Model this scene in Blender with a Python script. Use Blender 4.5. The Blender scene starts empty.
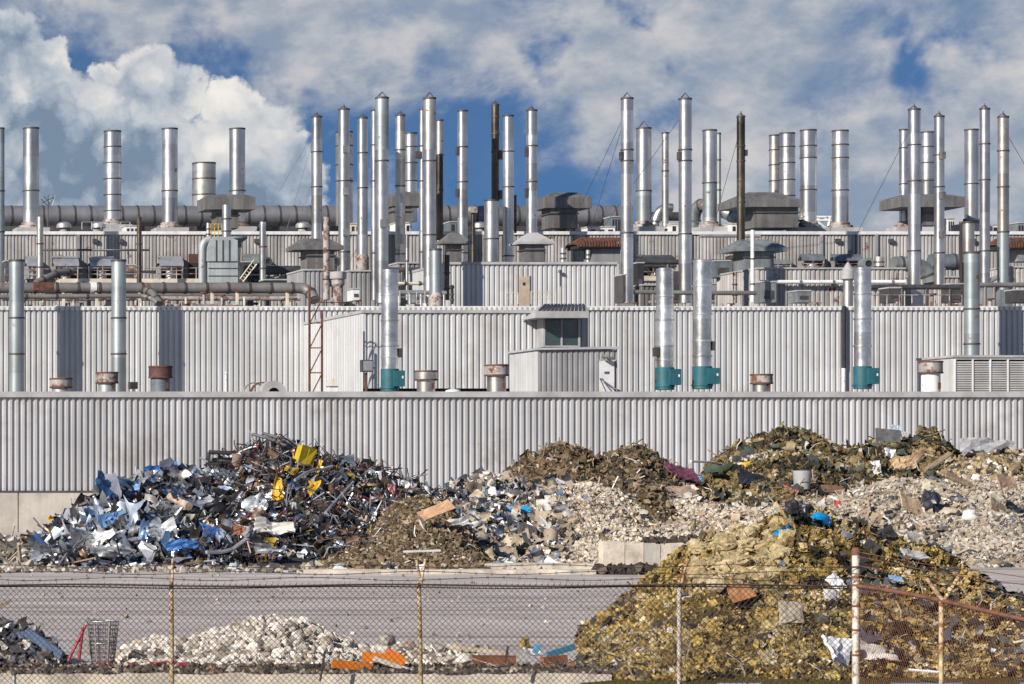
import bpy, math, random
import numpy as np
R0 = random.Random(7)
NP = np.random.default_rng(11)
sc = bpy.context.scene
COL = sc.collection
rad = math.radians
# ------------------------------------------------------------------ surveying: the photograph's measures turned into metres
F, VX, HY, EYE = 3000.0, -450.0, 476.0, 3.2
def X(px, Y): return (px - VX) * Y / F
def Z(py, Y): return EYE + (HY - py) * Y / F
def P(px, py, Y): return (X(px, Y), Y, Z(py, Y))
def M(n, Y): return n * Y / F
# ------------------------------------------------------------------ mesh builder
class MB:
    def __init__(s): s.V = []; s.F = []; s.C = []; s.M = []; s.S = []; s.n = 0
    def add(s, V, Fc, col=(1, 1, 1), mi=0, smooth=False):
        V = np.asarray(V, float).reshape(-1, 3)
        Fc = np.asarray(Fc, int)
        s.V.append(V); s.F.append(Fc + s.n)
        c = np.asarray(col, float)
        if c.ndim == 1: c = np.tile(c[:3], (len(V), 1))
        s.C.append(c); s.M.append(np.full(len(Fc), mi) if np.isscalar(mi) else np.asarray(mi)); s.S.append(np.full(len(Fc), smooth)); s.n += len(V)
        return s
    def box(s, lo, hi, **k):
        (a, b, c), (d, e, f) = lo, hi
        V = [(a,b,c),(d,b,c),(d,e,c),(a,e,c),(a,b,f),(d,b,f),(d,e,f),(a,e,f)]
        return s.add(V, [(0,3,2,1),(4,5,6,7),(0,1,5,4),(1,2,6,5),(2,3,7,6),(3,0,4,7)], **k)
    def obox(s, c, size, rot=(0,0,0), **k):
        h = np.array(size)/2.
        V = np.array([(-1,-1,-1),(1,-1,-1),(1,1,-1),(-1,1,-1),(-1,-1,1),(1,-1,1),(1,1,1),(-1,1,1)])*h
        V = V @ euler(rot).T + np.array(c)
        return s.add(V, [(0,3,2,1),(4,5,6,7),(0,1,5,4),(1,2,6,5),(2,3,7,6),(3,0,4,7)], **k)
    def hexa(s, V, **k):
        return s.add(V, [(0,3,2,1),(4,5,6,7),(0,1,5,4),(1,2,6,5),(2,3,7,6),(3,0,4,7)], **k)
    def lathe(s, c, prof, n=24, axis='z', smooth=True, **k):
        a = np.arange(n)*2*math.pi/n
        for (r0, z0), (r1, z1) in zip(prof[:-1], prof[1:]):
            A = np.stack([r0*np.cos(a), r0*np.sin(a), np.full(n, z0)], 1); B = np.stack([r1*np.cos(a), r1*np.sin(a), np.full(n, z1)], 1)
            V = np.concatenate([A, B])
            if axis == 'x': V = V[:, [2, 0, 1]]
            if axis == 'y': V = V[:, [1, 2, 0]]
            i = np.arange(n); j = (i+1) % n
            s.add(V + np.array(c), np.stack([i, j, j+n, i+n], 1), smooth=smooth, **k)
        return s
    def tube(s, pts, r, n=10, caps=True, smooth=True, **k):
        pts = np.asarray(pts, float); keep = [0]
        for i in range(1, len(pts)):
            if np.linalg.norm(pts[i]-pts[keep[-1]]) > 1e-4: keep.append(i)
        pts = pts[keep]; m = len(pts); a = np.arange(n)*2*math.pi/n; rings = []; u = None
        rr = np.full(m, r) if np.isscalar(r) else np.asarray(r)[keep]
        for i in range(m):
            t = pts[min(i+1, m-1)] - pts[max(i-1, 0)]; t /= (np.linalg.norm(t)+1e-9)
            if u is None: u = np.cross(t, np.array((0,0,1.)) if abs(t[2]) < .9 else np.array((0,1.,0)))
            u = u-t*np.dot(u, t); u /= np.linalg.norm(u)+1e-12; v = np.cross(t, u)
            rings.append(pts[i] + rr[i]*(np.cos(a)[:,None]*u + np.sin(a)[:,None]*v))
        V = np.concatenate(rings); i = np.arange(n); j = (i+1) % n
        Fq = np.concatenate([np.stack([i+q*n, j+q*n, j+(q+1)*n, i+(q+1)*n], 1) for q in range(m-1)])
        s.add(V, Fq, smooth=smooth, **k)
        if caps and n >= 4:
            for ring in (rings[0], rings[-1]):
                h = n//2
                s.add(ring, [(0, q, q+1, q+2) for q in range(1, n-2, 2)], **k) if n % 2 == 0 else None
        return s
    def segs(s, A, B, r, **k):          # many straight three-sided wires at once
        A = np.asarray(A, float); B = np.asarray(B, float); t = B-A; t /= np.linalg.norm(t, axis=1)[:,None]
        up = np.where(np.abs(t[:,2:3]) < .95, np.array([[0,0,1.]]), np.array([[0,1.,0]]))
        u = np.cross(t, up); u /= np.linalg.norm(u, axis=1)[:,None]; v = np.cross(t, u)
        V = []
        for E in (A, B):
            for q in range(3):
                a = q*2*math.pi/3; V.append(E + r*(math.cos(a)*u + math.sin(a)*v))
        V = np.stack(V, 1).reshape(-1, 3); o = np.arange(len(A))[:,None]*6
        Fq = np.concatenate([o+np.array([[q, (q+1)%3, 3+(q+1)%3, 3+q]]) for q in range(3)])
        return s.add(V, Fq, **k)
    def corr(s, p0, p1, z0, z1, pitch, d, mi=0, prof=((0,0),(.50,0),(.60,1),(.90,1)), **k):   # ribbed metal cladding, from p0 to p1 (outside is to the right of the way)
        p0 = np.array(p0, float); p1 = np.array(p1, float); L = np.linalg.norm(p1-p0); t = (p1-p0)/L; nrm = np.array((t[1], -t[0]))
        n = max(1, int(round(L/pitch))); pw = L/n; pr = list(prof)
        u = []; w = []
        for i in range(n):
            for a, b in pr: u.append((i+a)*pw); w.append(-b*d)
        u.append(L); w.append(0)
        u = np.array(u); w = np.array(w); q = p0 + u[:,None]*t + w[:,None]*nrm; m = len(u)
        V = np.concatenate([np.column_stack([q, np.full(m, z0)]), np.column_stack([q, np.full(m, z1)])]); i = np.arange(m-1)
        return s.add(V, np.stack([i, i+1, i+1+m, i+m], 1), mi=mi, **k)
    def build(s, name, mats, parent=None):
        V = np.concatenate(s.V) if s.V else np.zeros((0,3))
        off = np.array(wloc(parent)) if parent else np.zeros(3)
        me = bpy.data.meshes.new(name)
        sizes = np.concatenate([np.full(len(f), f.shape[1]) for f in s.F]); loops = np.concatenate([f.ravel() for f in s.F])
        me.vertices.add(len(V)); me.vertices.foreach_set('co', (V-off).astype(np.float32).ravel())
        me.loops.add(len(loops)); me.loops.foreach_set('vertex_index', loops.astype(np.int32))
        me.polygons.add(len(sizes)); me.polygons.foreach_set('loop_start', np.concatenate([[0], np.cumsum(sizes)[:-1]]).astype(np.int32))
        me.polygons.foreach_set('material_index', np.concatenate(s.M).astype(np.int32))
        me.polygons.foreach_set('use_smooth', np.concatenate(s.S).astype(bool))
        mats = mats if isinstance(mats, (list, tuple)) else [mats]
        for m in mats: me.materials.append(MAT[m])
        at = me.color_attributes.new('Col', 'FLOAT_COLOR', 'POINT')
        C = np.concatenate(s.C); at.data.foreach_set('color', np.column_stack([C, np.ones(len(C))]).astype(np.float32).ravel())
        me.update(calc_edges=True); me.validate()
        o = bpy.data.objects.new(name, me); COL.objects.link(o)
        if parent: o.parent = parent
        return o
def wloc(o):
    l = np.zeros(3)
    while o: l += np.array(o.location); o = o.parent
    return l
def euler(r):
    a, b, c = r
    ca, sa, cb, sb, cc, sn = math.cos(a), math.sin(a), math.cos(b), math.sin(b), math.cos(c), math.sin(c)
    return np.array([[cc,-sn,0],[sn,cc,0],[0,0,1]]) @ np.array([[cb,0,sb],[0,1,0],[-sb,0,cb]]) @ np.array([[1,0,0],[0,ca,-sa],[0,sa,ca]])
def tag(o, label, cat=None, group=None, kind=None):
    o['label'] = label
    if cat: o['category'] = cat
    if group: o['group'] = group
    if kind: o['kind'] = kind
    return o
def thing(name, label, cat, loc, group=None):
    o = bpy.data.objects.new(name, None); COL.objects.link(o); o.location = loc; o.empty_display_size = .2
    return tag(o, label, cat, group)
# ------------------------------------------------------------------ materials
MAT = {}
def nt(name):
    m = bpy.data.materials.new(name); m.use_nodes = True; MAT[name] = m; t = m.node_tree; t.nodes.clear()
    out = t.nodes.new('ShaderNodeOutputMaterial'); b = t.nodes.new('ShaderNodeBsdfPrincipled'); t.links.new(b.outputs[0], out.inputs[0])
    return t, b
class G:
    def __init__(s, t): s.t = t
    def n(s, ty, **kw):
        n = s.t.nodes.new(ty)
        for k, v in kw.items(): setattr(n, k, v)
        return n
    def l(s, a, b): s.t.links.new(a, b)
    def val(s, sock, v):
        if hasattr(v, 'is_linked') or isinstance(v, bpy.types.NodeSocket): s.l(v, sock)
        else: sock.default_value = v
    def math(s, op, a, b=0., c=None, clamp=False):
        n = s.n('ShaderNodeMath', operation=op, use_clamp=clamp); s.val(n.inputs[0], a); s.val(n.inputs[1], b)
        if c is not None: s.val(n.inputs[2], c)
        return n.outputs[0]
    def vm(s, op, a, b=None, scale=None):
        n = s.n('ShaderNodeVectorMath', operation=op); s.val(n.inputs[0], a)
        if b is not None: s.val(n.inputs[1], b)
        if scale is not None: s.val(n.inputs['Scale'], scale)
        return n.outputs['Value'] if op in ('DISTANCE', 'DOT_PRODUCT', 'LENGTH') else n.outputs[0]
    def noise(s, vec, scale, detail=4, rough=.55, dist=0., col=False):
        n = s.n('ShaderNodeTexNoise'); n.inputs['Scale'].default_value = scale; n.inputs['Detail'].default_value = detail
        n.inputs['Roughness'].default_value = rough; n.inputs['Distortion'].default_value = dist; s.l(vec, n.inputs['Vector'])
        return n.outputs[1] if col else n.outputs[0]
    def ramp(s, f, a, b, lo=0., hi=1.):
        n = s.n('ShaderNodeMapRange'); n.interpolation_type = 'SMOOTHSTEP'; s.val(n.inputs[0], f); s.val(n.inputs[1], a); s.val(n.inputs[2], b); s.val(n.inputs[3], lo); s.val(n.inputs[4], hi)
        return n.outputs[0]
    def mix(s, f, a, b, mode='MIX'):
        n = s.n('ShaderNodeMix', data_type='RGBA', blend_type=mode); s.val(n.inputs[0], f)
        for sock, v in ((n.inputs[6], a), (n.inputs[7], b)):
            if isinstance(v, (tuple, list)): sock.default_value = (*v[:3], 1)
            else: s.val(sock, v)
        return n.outputs[2]
def mat(name, base, rough=.6, metal=0., var=.25, scale=1.5, streak=.0, rust=0., rustcol=(.085,.036,.019), seg=0., attr=False, bump=.0, bscale=8., rvar=.15, panel=0., spec=.5, dirt=None):
    t, b = nt(name); g = G(t)
    tc = g.n('ShaderNodeTexCoord'); oi = g.n('ShaderNodeObjectInfo')
    vec = g.vm('ADD', tc.outputs['Object'], g.vm('SCALE', (37., 91., 53.), scale=oi.outputs['Random']))
    n1 = g.noise(vec, scale, 6, .6)
    if attr:
        a = g.n('ShaderNodeAttribute', attribute_name='Col'); c = g.mix(1., a.outputs['Color'], base, 'MULTIPLY')
    else: c = g.mix(0., base, base)
    f = g.ramp(n1, .25, .75, 1-var, 1+var)
    if streak:
        mp = g.n('ShaderNodeMapping'); mp.inputs['Scale'].default_value = (1.6, 1.6, .07); g.l(vec, mp.inputs[0])
        f = g.math('MULTIPLY', f, g.ramp(g.noise(mp.outputs[0], 1.3, 5, .65), .3, .7, 1-streak, 1+streak*.6))
    if seg:
        sx = g.n('ShaderNodeSeparateXYZ'); g.l(vec, sx.inputs[0])
        wn = g.n('ShaderNodeTexWhiteNoise', noise_dimensions='1D'); g.l(g.math('FLOOR', g.math('MULTIPLY', sx.outputs[2], .42)), wn.inputs['W'])
        f = g.math('MULTIPLY', f, g.ramp(wn.outputs[0], 0., 1., 1-seg, 1+seg))
        f = g.math('MULTIPLY', f, g.ramp(oi.outputs['Random'], 0., 1., .88, 1.08))
    if panel:
        sx = g.n('ShaderNodeSeparateXYZ'); g.l(tc.outputs['Object'], sx.inputs[0])
        wn = g.n('ShaderNodeTexWhiteNoise', noise_dimensions='1D'); g.l(g.math('FLOOR', g.math('MULTIPLY', sx.outputs[0], 1/1.1)), wn.inputs['W'])
        f = g.math('MULTIPLY', f, g.ramp(wn.outputs[0], 0., 1., 1-panel, 1+panel))
    cc = g.n('ShaderNodeCombineXYZ')
    for i in range(3): g.l(f, cc.inputs[i])
    c = g.mix(1., c, cc.outputs[0], 'MULTIPLY')
    met = metal; rgh = g.math('ADD', g.math('MULTIPLY', g.math('SUBTRACT', g.noise(vec, scale*2.3, 3), .5), rvar*2), rough)
    if dirt:
        c = g.mix(g.ramp(g.noise(vec, dirt[1], 5, .7), .5, .72, 0., dirt[2]), c, dirt[0])
    if rust:
        rf = g.ramp(g.noise(vec, scale*1.4+.4, 7, .7), .62-rust*.35, .70-rust*.25)
        rc = g.mix(g.noise(vec, 9., 4), rustcol, tuple(min(1, v*2.1) for v in rustcol))
        c = g.mix(rf, c, rc); met = g.math('MULTIPLY', g.math('SUBTRACT', 1., rf), metal); rgh = g.math('MAXIMUM', rgh, g.math('MULTIPLY', rf, .85))
    g.l(c, b.inputs['Base Color']); g.val(b.inputs['Metallic'], met); g.val(b.inputs['Roughness'], rgh); b.inputs['Specular IOR Level'].default_value = spec
    if bump:
        bn = g.n('ShaderNodeBump'); bn.inputs['Strength'].default_value = bump; bn.inputs['Distance'].default_value = .05
        g.l(g.noise(vec, bscale, 6, .65), bn.inputs['Height']); g.l(bn.outputs[0], b.inputs['Normal'])
    return name
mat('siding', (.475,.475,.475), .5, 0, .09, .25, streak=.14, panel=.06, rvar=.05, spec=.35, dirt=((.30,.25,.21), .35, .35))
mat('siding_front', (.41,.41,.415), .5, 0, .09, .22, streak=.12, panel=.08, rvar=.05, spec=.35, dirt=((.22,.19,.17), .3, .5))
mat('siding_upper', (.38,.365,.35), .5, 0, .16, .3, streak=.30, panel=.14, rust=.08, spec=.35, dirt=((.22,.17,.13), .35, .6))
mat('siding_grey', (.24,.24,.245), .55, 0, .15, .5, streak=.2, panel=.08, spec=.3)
mat('trim', (.66,.65,.64), .45, 0, .12, .8, streak=.12, rust=.03, spec=.4)
mat('trim_grey', (.36,.355,.35), .5, 0, .2, .8, spec=.4)
mat('roofing', (.20,.20,.20), .9, 0, .3, .3)
mat('dark', (.018,.018,.02), .8, 0, .3, 2.)
mat('concrete', (.44,.405,.355), .9, 0, .16, .6, streak=.12, bump=.3, bscale=3., dirt=((.22,.18,.14), .5, .5))
mat('concrete_pale', (.58,.51,.42), .92, 0, .22, 1.5, streak=.04, bump=.5, bscale=6., dirt=((.18,.14,.10), 1.2, .6))
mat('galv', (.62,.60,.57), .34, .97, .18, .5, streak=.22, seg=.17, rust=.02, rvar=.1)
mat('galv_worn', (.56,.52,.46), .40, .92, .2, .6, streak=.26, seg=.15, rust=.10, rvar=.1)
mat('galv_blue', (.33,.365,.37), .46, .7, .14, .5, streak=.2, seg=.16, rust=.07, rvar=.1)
mat('galv_new', (.74,.71,.66), .30, .97, .30, .9, streak=.16, seg=.18, rvar=.18)
mat('brown_pipe', (.115,.095,.075), .40, .88, .35, .5, streak=.4, seg=.3, rust=.16, rustcol=(.05,.03,.02))
mat('band', (.085,.075,.07), .6, .5, .3, 2., rust=.10)
mat('steel', (.10,.10,.105), .5, .6, .3, 1., rust=.2)
mat('steel_light', (.48,.48,.48), .45, .7, .2, 1., rust=.05)
mat('rusty', (.085,.036,.022), .85, .0, .45, 2., rust=.45, bump=.2)
mat('rust_paint', (.34,.31,.29), .6, 0, .25, 1.2, streak=.3, rust=.42, rustcol=(.085,.034,.018))
mat('red_brown', (.075,.032,.025), .7, 0, .4, 1., rust=.15)
mat('duct', (.19,.18,.172), .55, .25, .25, .6, streak=.1, rust=.10)
mat('collector', (.33,.36,.365), .55, .1, .15, .8, streak=.25, rust=.03)
mat('bigduct', (.26,.26,.27), .5, .6, .2, .35, streak=.1, rust=.04)
mat('hood', (.16,.155,.15), .6, .3, .22, .7, streak=.3, rust=.08)
mat('hood_blue', (.21,.232,.236), .55, .3, .2, .7, streak=.25, rust=.04)
mat('teal', (.018,.10,.125), .5, 0, .2, 2., streak=.15, rust=.06)
mat('blue_grey', (.125,.15,.175), .55, .1, .2, 1., streak=.2, rust=.05)
mat('cream', (.55,.50,.40), .6, 0, .2, 1., rust=.12)
mat('door_tan', (.42,.34,.26), .55, 0, .15, 2.)
mat('door_white', (.62,.61,.60), .5, 0, .08, 2.)
mat('white_paint', (.72,.71,.69), .5, 0, .1, 2., rust=.05)
mat('yellow_paint', (.52,.36,.05), .5, 0, .2, 2., rust=.12)
mat('glass', (.035,.06,.06), .12, 0, .4, .6, spec=.9)
mat('plaque_blue', (.03,.09,.22), .5)
mat('chain', (.10,.075,.06), .6, .5, .35, 4., rust=.15)
mat('chain_rust', (.17,.075,.045), .8, .1, .4, 4., rust=.3, rustcol=(.13,.05,.025))
mat('post', (.56,.53,.46), .6, .1, .25, 7., rust=.34, rustcol=(.16,.06,.025))
mat('post_rust', (.50,.39,.24), .75, .0, .3, 9., rust=.44, rustcol=(.15,.058,.022))
mat('scrap', (1,1,1), .40, .55, .28, 3., attr=True, rvar=.2, dirt=((.10,.08,.06), 1.5, .5))
mat('debris', (1,1,1), .85, 0, .30, 4., attr=True, bump=.5, bscale=14., spec=.25)
mat('plastic', (1,1,1), .42, 0, .14, 4., attr=True, spec=.5)
mat('tuft', (1,1,1), .95, 0, .4, 16., attr=True, bump=.9, bscale=40., spec=.1)
mat('soil', (.15,.115,.075), .95, 0, .4, 3., bump=.8, bscale=12., spec=.15)
# ------------------------------------------------------------------ camera, sun, sky
cam = bpy.data.objects.new('camera', bpy.data.cameras.new('camera')); COL.objects.link(cam)
cam.location = (0, 0, EYE); cam.rotation_euler = (rad(90), 0, 0)
cam.data.sensor_width = 36; cam.data.lens = F*36/1024; cam.data.shift_x = (512-VX)/1024; cam.data.shift_y = (HY-342)/1024
cam.data.clip_start = .5; cam.data.clip_end = 20000; sc.camera = cam
AZ, EL = rad(54), rad(27)
tosun = np.array((-math.sin(AZ)*math.cos(EL), -math.cos(AZ)*math.cos(EL), math.sin(EL)))
sun = bpy.data.objects.new('sun', bpy.data.lights.new('sun', 'SUN')); COL.objects.link(sun)
sun.data.energy = 4.9; sun.data.angle = rad(.5); sun.data.color = (1., .93, .84)
from mathutils import Vector
sun.rotation_euler = Vector(tosun).to_track_quat('Z', 'Y').to_euler(); sun.location = (0, -50, 60)
sc.view_settings.view_transform = 'Standard'; sc.view_settings.look = 'None'; sc.view_settings.gamma = 1; sc.view_settings.exposure = .42
w = bpy.data.worlds.new('World'); sc.world = w; w.use_nodes = True
t = w.node_tree; t.nodes.clear(); g = G(t)
out = g.n('ShaderNodeOutputWorld'); bg = g.n('ShaderNodeBackground'); g.l(bg.outputs[0], out.inputs[0]); bg.inputs[1].default_value = .1
sky = g.n('ShaderNodeTexSky', sky_type='NISHITA'); sky.sun_disc = False; sky.sun_elevation = EL; sky.sun_rotation = math.atan2(tosun[0], tosun[1])
sky.air_density = 1.0; sky.dust_density = .3; sky.ozone_density = 2.2
tc = g.n('ShaderNodeTexCoord'); d = tc.outputs['Generated']
# the air low over the roofs is as clear and blue as high up: look the sky up a little above each direction
sx = g.n('ShaderNodeSeparateXYZ'); g.l(d, sx.inputs[0])
lift = g.n('ShaderNodeCombineXYZ'); g.l(sx.outputs[0], lift.inputs[0]); g.l(sx.outputs[1], lift.inputs[1]); g.l(g.math('ADD', g.math('MULTIPLY', sx.outputs[2], 1.5), .42), lift.inputs[2])
g.l(g.vm('NORMALIZE', lift.outputs[0]), sky.inputs['Vector'])
blue = g.mix(1., sky.outputs[0], (.43, .68, .86), 'MULTIPLY')
def dirv(px, py):
    v = np.array(((px-VX)/F, 1., (HY-py)/F)); return tuple(v/np.linalg.norm(v))
def blobs(vec, items):
    acc = None
    for (px, py, r) in items:
        f = g.math('SUBTRACT', 1., g.math('DIVIDE', g.vm('DISTANCE', vec, dirv(px, py)), r/F))
        acc = f if acc is None else g.math('MAXIMUM', acc, f)
    return acc

E_ = .85     # cloud brightness
def K(c, k=1.): return tuple(v*E_*k for v in c)
n0 = g.noise(d, 48., 8, .62, col=True)
wob = g.vm('ADD', d, g.vm('SCALE', g.vm('SUBTRACT', n0, (.5,.5,.5)), scale=.022))
st = g.n('ShaderNodeMapping'); st.inputs['Scale'].default_value = (1., 1., 1.55); st.inputs['Rotation'].default_value = (0, rad(8), 0); g.l(d, st.inputs[0])
# high thin layer, torn open in places
def f3(a): return a
den = g.noise(st.outputs[0], 15., 10, .64, .25)
wob2 = g.vm('ADD', wob, g.vm('SCALE', g.vm('SUBTRACT', g.noise(d, 26., 4, .6, col=True), (.5,.5,.5)), scale=.07))
hole = blobs(wob2, [(110,58,75),(175,75,60),(235,95,60),(300,112,60),(370,130,85),(440,140,75),(490,170,95),(330,165,60),(565,195,75),(672,80,50),(905,52,48),(545,45,38),(650,45,30)])
thick = blobs(wob, [(740,50,140),(605,85,110),(1000,80,150),(870,150,170),(700,180,130),(440,40,130),(290,20,100),(120,15,60)])
den = g.math('ADD', den, g.math('MULTIPLY', g.math('MAXIMUM', thick, 0.), .22))
den = g.math('SUBTRACT', den, g.math('MULTIPLY', g.math('MAXIMUM', hole, 0.), .24))
thin = g.math('MULTIPLY', g.ramp(den, .36, .64, 0.05, .94), g.ramp(sx.outputs[2], .17, .42, 1., .12))   # banks near the horizon, clearer overhead
def lit(vec, scale, dx, dz, gain, base, det=6, rough=.55):
    a = g.noise(vec, scale, det, rough); b = g.noise(g.vm('ADD', vec, (dx, 0., dz)), scale, det, rough)
    return g.math('ADD', g.math('MULTIPLY', g.math('SUBTRACT', a, b), gain), base)
ls = g.math('ADD', lit(st.outputs[0], 30., -.009, .015, 2.0, .45, 7, .58), g.math('MULTIPLY', g.math('SUBTRACT', g.noise(st.outputs[0], 9., 4, .5), .5), .9))
thincol = g.mix(g.ramp(ls, .05, .95), K((2.4, 3.0, 3.9)), K((5.6, 5.45, 5.4)))
c1 = g.mix(thin, blue, thincol)
# the cumulus bank
cum = [(10,36,42),(-20,70,70),(45,62,36),(50,105,60),(105,76,26),(150,82,44),(186,90,34),(140,120,70),(236,114,38),(258,138,45),(284,156,38),(300,190,42),(220,175,80),(60,190,110),(-80,150,150),(290,235,60),(180,250,90),(20,250,90)]
f = blobs(wob, cum)
vo = g.n('ShaderNodeTexVoronoi', feature='F1'); vo.inputs['Scale'].default_value = 85.; vo.inputs['Detail'].default_value = 1.; vo.inputs['Roughness'].default_value = .5; g.l(wob, vo.inputs['Vector'])
f = g.math('ADD', f, g.math('MULTIPLY', g.math('SUBTRACT', .45, vo.outputs['Distance']), .30))
cmask = g.ramp(f, .0, .22)
edge = g.ramp(f, .0, .6, .24, 0.)          # sunlit crests
l2 = g.math('ADD', lit(wob, 30., -.009, .015, 1.7, .66, 7, .58), g.math('MULTIPLY', g.math('SUBTRACT', .42, vo.outputs['Distance']), .75))
l2 = g.math('ADD', l2, edge)
core = blobs(wob, [(60,180,90),(130,175,60),(100,220,90),(-60,190,120),(30,140,50),(200,225,70),(250,225,50)])
l2 = g.math('SUBTRACT', l2, g.math('MULTIPLY', g.math('MAXIMUM', core, 0.), .85))
ccol = g.n('ShaderNodeValToRGB'); cr = ccol.color_ramp
cr.elements[0].position = .0; cr.elements[0].color = (*K((1.7,2.35,3.2)),1); cr.elements[1].position = 1.; cr.elements[1].color = (*K((7.9,7.6,7.1)),1)
for p_, c_ in ((.22,(3.0,3.6,4.4)), (.46,(4.9,5.2,5.5)), (.72,(6.6,6.5,6.3))):
    e = cr.elements.new(p_); e.color = (*K(c_),1)
g.l(g.math('MULTIPLY_ADD', l2, .72, .18), ccol.inputs[0])
g.l(g.mix(cmask, c1, ccol.outputs[0]), bg.inputs[0])
try: w.cycles.sampling_method = 'MANUAL'; w.cycles.sample_map_resolution = 512
except Exception: pass
# ------------------------------------------------------------------ ground
def struct(o): o['kind'] = 'structure'; return o
m = MB()
m.add([(-3000,47.2,0),(3000,47.2,0),(3000,6000,0),(-3000,6000,0)], [(0,1,2,3)])
def gmat():
    t, b = nt('asphalt'); g = G(t); tc = g.n('ShaderNodeTexCoord'); v = tc.outputs['Object']
    mp = g.n('ShaderNodeMapping'); mp.inputs['Scale'].default_value = (.06, .9, 1); g.l(v, mp.inputs[0])
    f = g.math('MULTIPLY', g.ramp(g.noise(mp.outputs[0], 1.1, 8, .7), .3, .72, .70, 1.22), g.ramp(g.noise(v, .35, 6, .6), .3, .7, .84, 1.12))
    f = g.math('MULTIPLY', f, g.ramp(g.noise(v, 9., 6, .7), .3, .7, .82, 1.15))
    c = g.mix(1., (.51,.455,.42), (1,1,1), 'MULTIPLY'); cc = g.n('ShaderNodeCombineXYZ')
    for i in range(3): g.l(f, cc.inputs[i])
    c = g.mix(1., c, cc.outputs[0], 'MULTIPLY')
    mp2 = g.n('ShaderNodeMapping'); mp2.inputs['Scale'].default_value = (.05, 1., 1); g.l(v, mp2.inputs[0])
    c = g.mix(g.ramp(g.noise(mp2.outputs[0], .55, 7, .7, .6), .52, .66, 0., .8), c, (.20,.17,.155))     # tyre tracks and oil
    c = g.mix(g.ramp(g.noise(v, .55, 8, .7), .58, .68, 0., .55), c, (.44,.40,.36))                         # pale dust
    g.l(c, b.inputs['Base Color']); b.inputs['Roughness'].default_value = .92; b.inputs['Specular IOR Level'].default_value = .2
    bn = g.n('ShaderNodeBump'); bn.inputs['Strength'].default_value = .5; bn.inputs['Distance'].default_value = .03; g.l(g.noise(v, 6., 8, .7), bn.inputs['Height']); g.l(bn.outputs[0], b.inputs['Normal'])
gmat()
struct(m.build('ground', 'asphalt'))
m = MB(); m.add([(-300,-60,-.22),(300,-60,-.22),(300,47.15,-.22),(-300,47.15,-.22)], [(0,1,2,3)]); struct(m.build('verge_ground', 'soil'))
# low concrete retaining wall along the near side of the yard
def beam_noise(m, x0, x1, y0, y1, z0, z1, step, amp, rng, **k):
    n = int((x1-x0)/step); xs = np.linspace(x0, x1, n+1)
    rows = []
    for (y, z) in ((y0,z0),(y0,z1),(y1,z1),(y1,z0)):
        rows.append(np.column_stack([xs, y+rng.normal(0,amp,n+1)*.5, z+(rng.normal(0,amp,n+1) if z==z1 else np.zeros(n+1))]))
    V = np.concatenate(rows); i = np.arange(n); q = n+1
    for a in range(3): m.add(V, np.stack([i+a*q, i+1+a*q, i+1+(a+1)*q, i+(a+1)*q], 1), **k)
m = MB(); beam_noise(m, 5, 16.6, 46.9, 47.4, -.6, .10, .25, .012, NP)
w_ = m.build('retaining_wall', 'concrete_pale'); tag(w_, 'low beige concrete retaining wall along the bottom edge behind the mesh fence', 'retaining wall')
# road kerbs and slabs at the far edge of the road
m = MB(); beam_noise(m, X(300,98), X(592,98), 97.6, 98.4, -.1, .14, .8, .012, NP); struct(m.build('kerb', 'concrete_pale'))
m = MB(); beam_noise(m, X(480,101.5), X(592,101.5), 101, 102.4, -.1, .24, .6, .012, NP)
tag(m.build('concrete_slab', 'concrete_pale'), 'long flat concrete slab lying at the far edge of the road', 'slab')
# ------------------------------------------------------------------ front hall: ribbed siding over a concrete base
XL, XR = X(-190,171), X(1170,171)
r = thing('factory_hall', 'long front factory hall with ribbed pale grey siding above a concrete base', 'building', (X(512,171), 171, 0))
MB().corr((XL,171),(XR,171), Z(491.5,171), Z(397,171), .355, .105, prof=((0,0),(.40,0),(.52,1),(.88,1))).build('wall', 'siding_front', r)
fd = MB(); xs = [XL, X(18,171), X(330,171), X(640,171), X(950,171), XR]
for a, b in zip(xs[:-1], xs[1:]): fd.box((a+.04, 170.9, -.3), (b-.04, 171.6, Z(492.5,171)))
fd.box((XL, 170.98, -.2), (XR, 171.7, Z(493.2,171))); fd.build('foundation', 'concrete', r)
MB().box((XL,170.86,Z(492.4,171)),(XR,170.95,Z(490.6,171))).build('drip_flashing','steel',r)
MB().box((XL,170.84,Z(397.2,171)),(XR,171.3,Z(391.6,171))).build('roof_trim','trim_grey',r)
MB().box((XL,171.3,7.6),(XR,212,7.75)).build('roof','roofing',r)
FB = 7.75
# ------------------------------------------------------------------ second tier
YB = 205
XL2, XR2 = X(-170,YB), X(1150,YB)
r = thing('factory_block', 'second tier factory block with bright white ribbed siding behind the front roof', 'building', (X(250,YB), YB, FB))
MB().corr((XL2,YB),(XR2,YB), 8.9, Z(310,YB), .375, .085).build('wall', 'siding', r)
MB().box((XL2,YB+.2,FB),(XR2,YB+.6,8.9)).build('shade_plinth','dark',r)  # recessed base in near-black: shade under the siding overhang put into its colour
MB().box((XL2,YB-.1,Z(310.2,YB)),(XR2,YB+.5,Z(306.2,YB))).build('gutter','trim',r)
MB().box((XL2,YB+.5,14.2),(XR2,262,14.35)).build('roof','roofing',r)
bt = MB()
for i in range(260):
    x = XL2 + (XR2-XL2)*i/260; bt.box((x,YB-.13,Z(310,YB)),(x+.13,YB-.11,Z(307.4,YB)))
bt.build('gutter_ribs','trim_grey',r)
MB().tube([P(844,306,YB-.2),P(844,368,YB-.2)], .14).build('joint_shade_and_pipe','dark',r)  # dark tube paints the shadow gap where two buildings join
MB().tube([P(843.5,368.3,YB-.2),P(843.5,392,YB-.2)], .13).build('joint_shade_and_pipe','white_paint',r)
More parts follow.
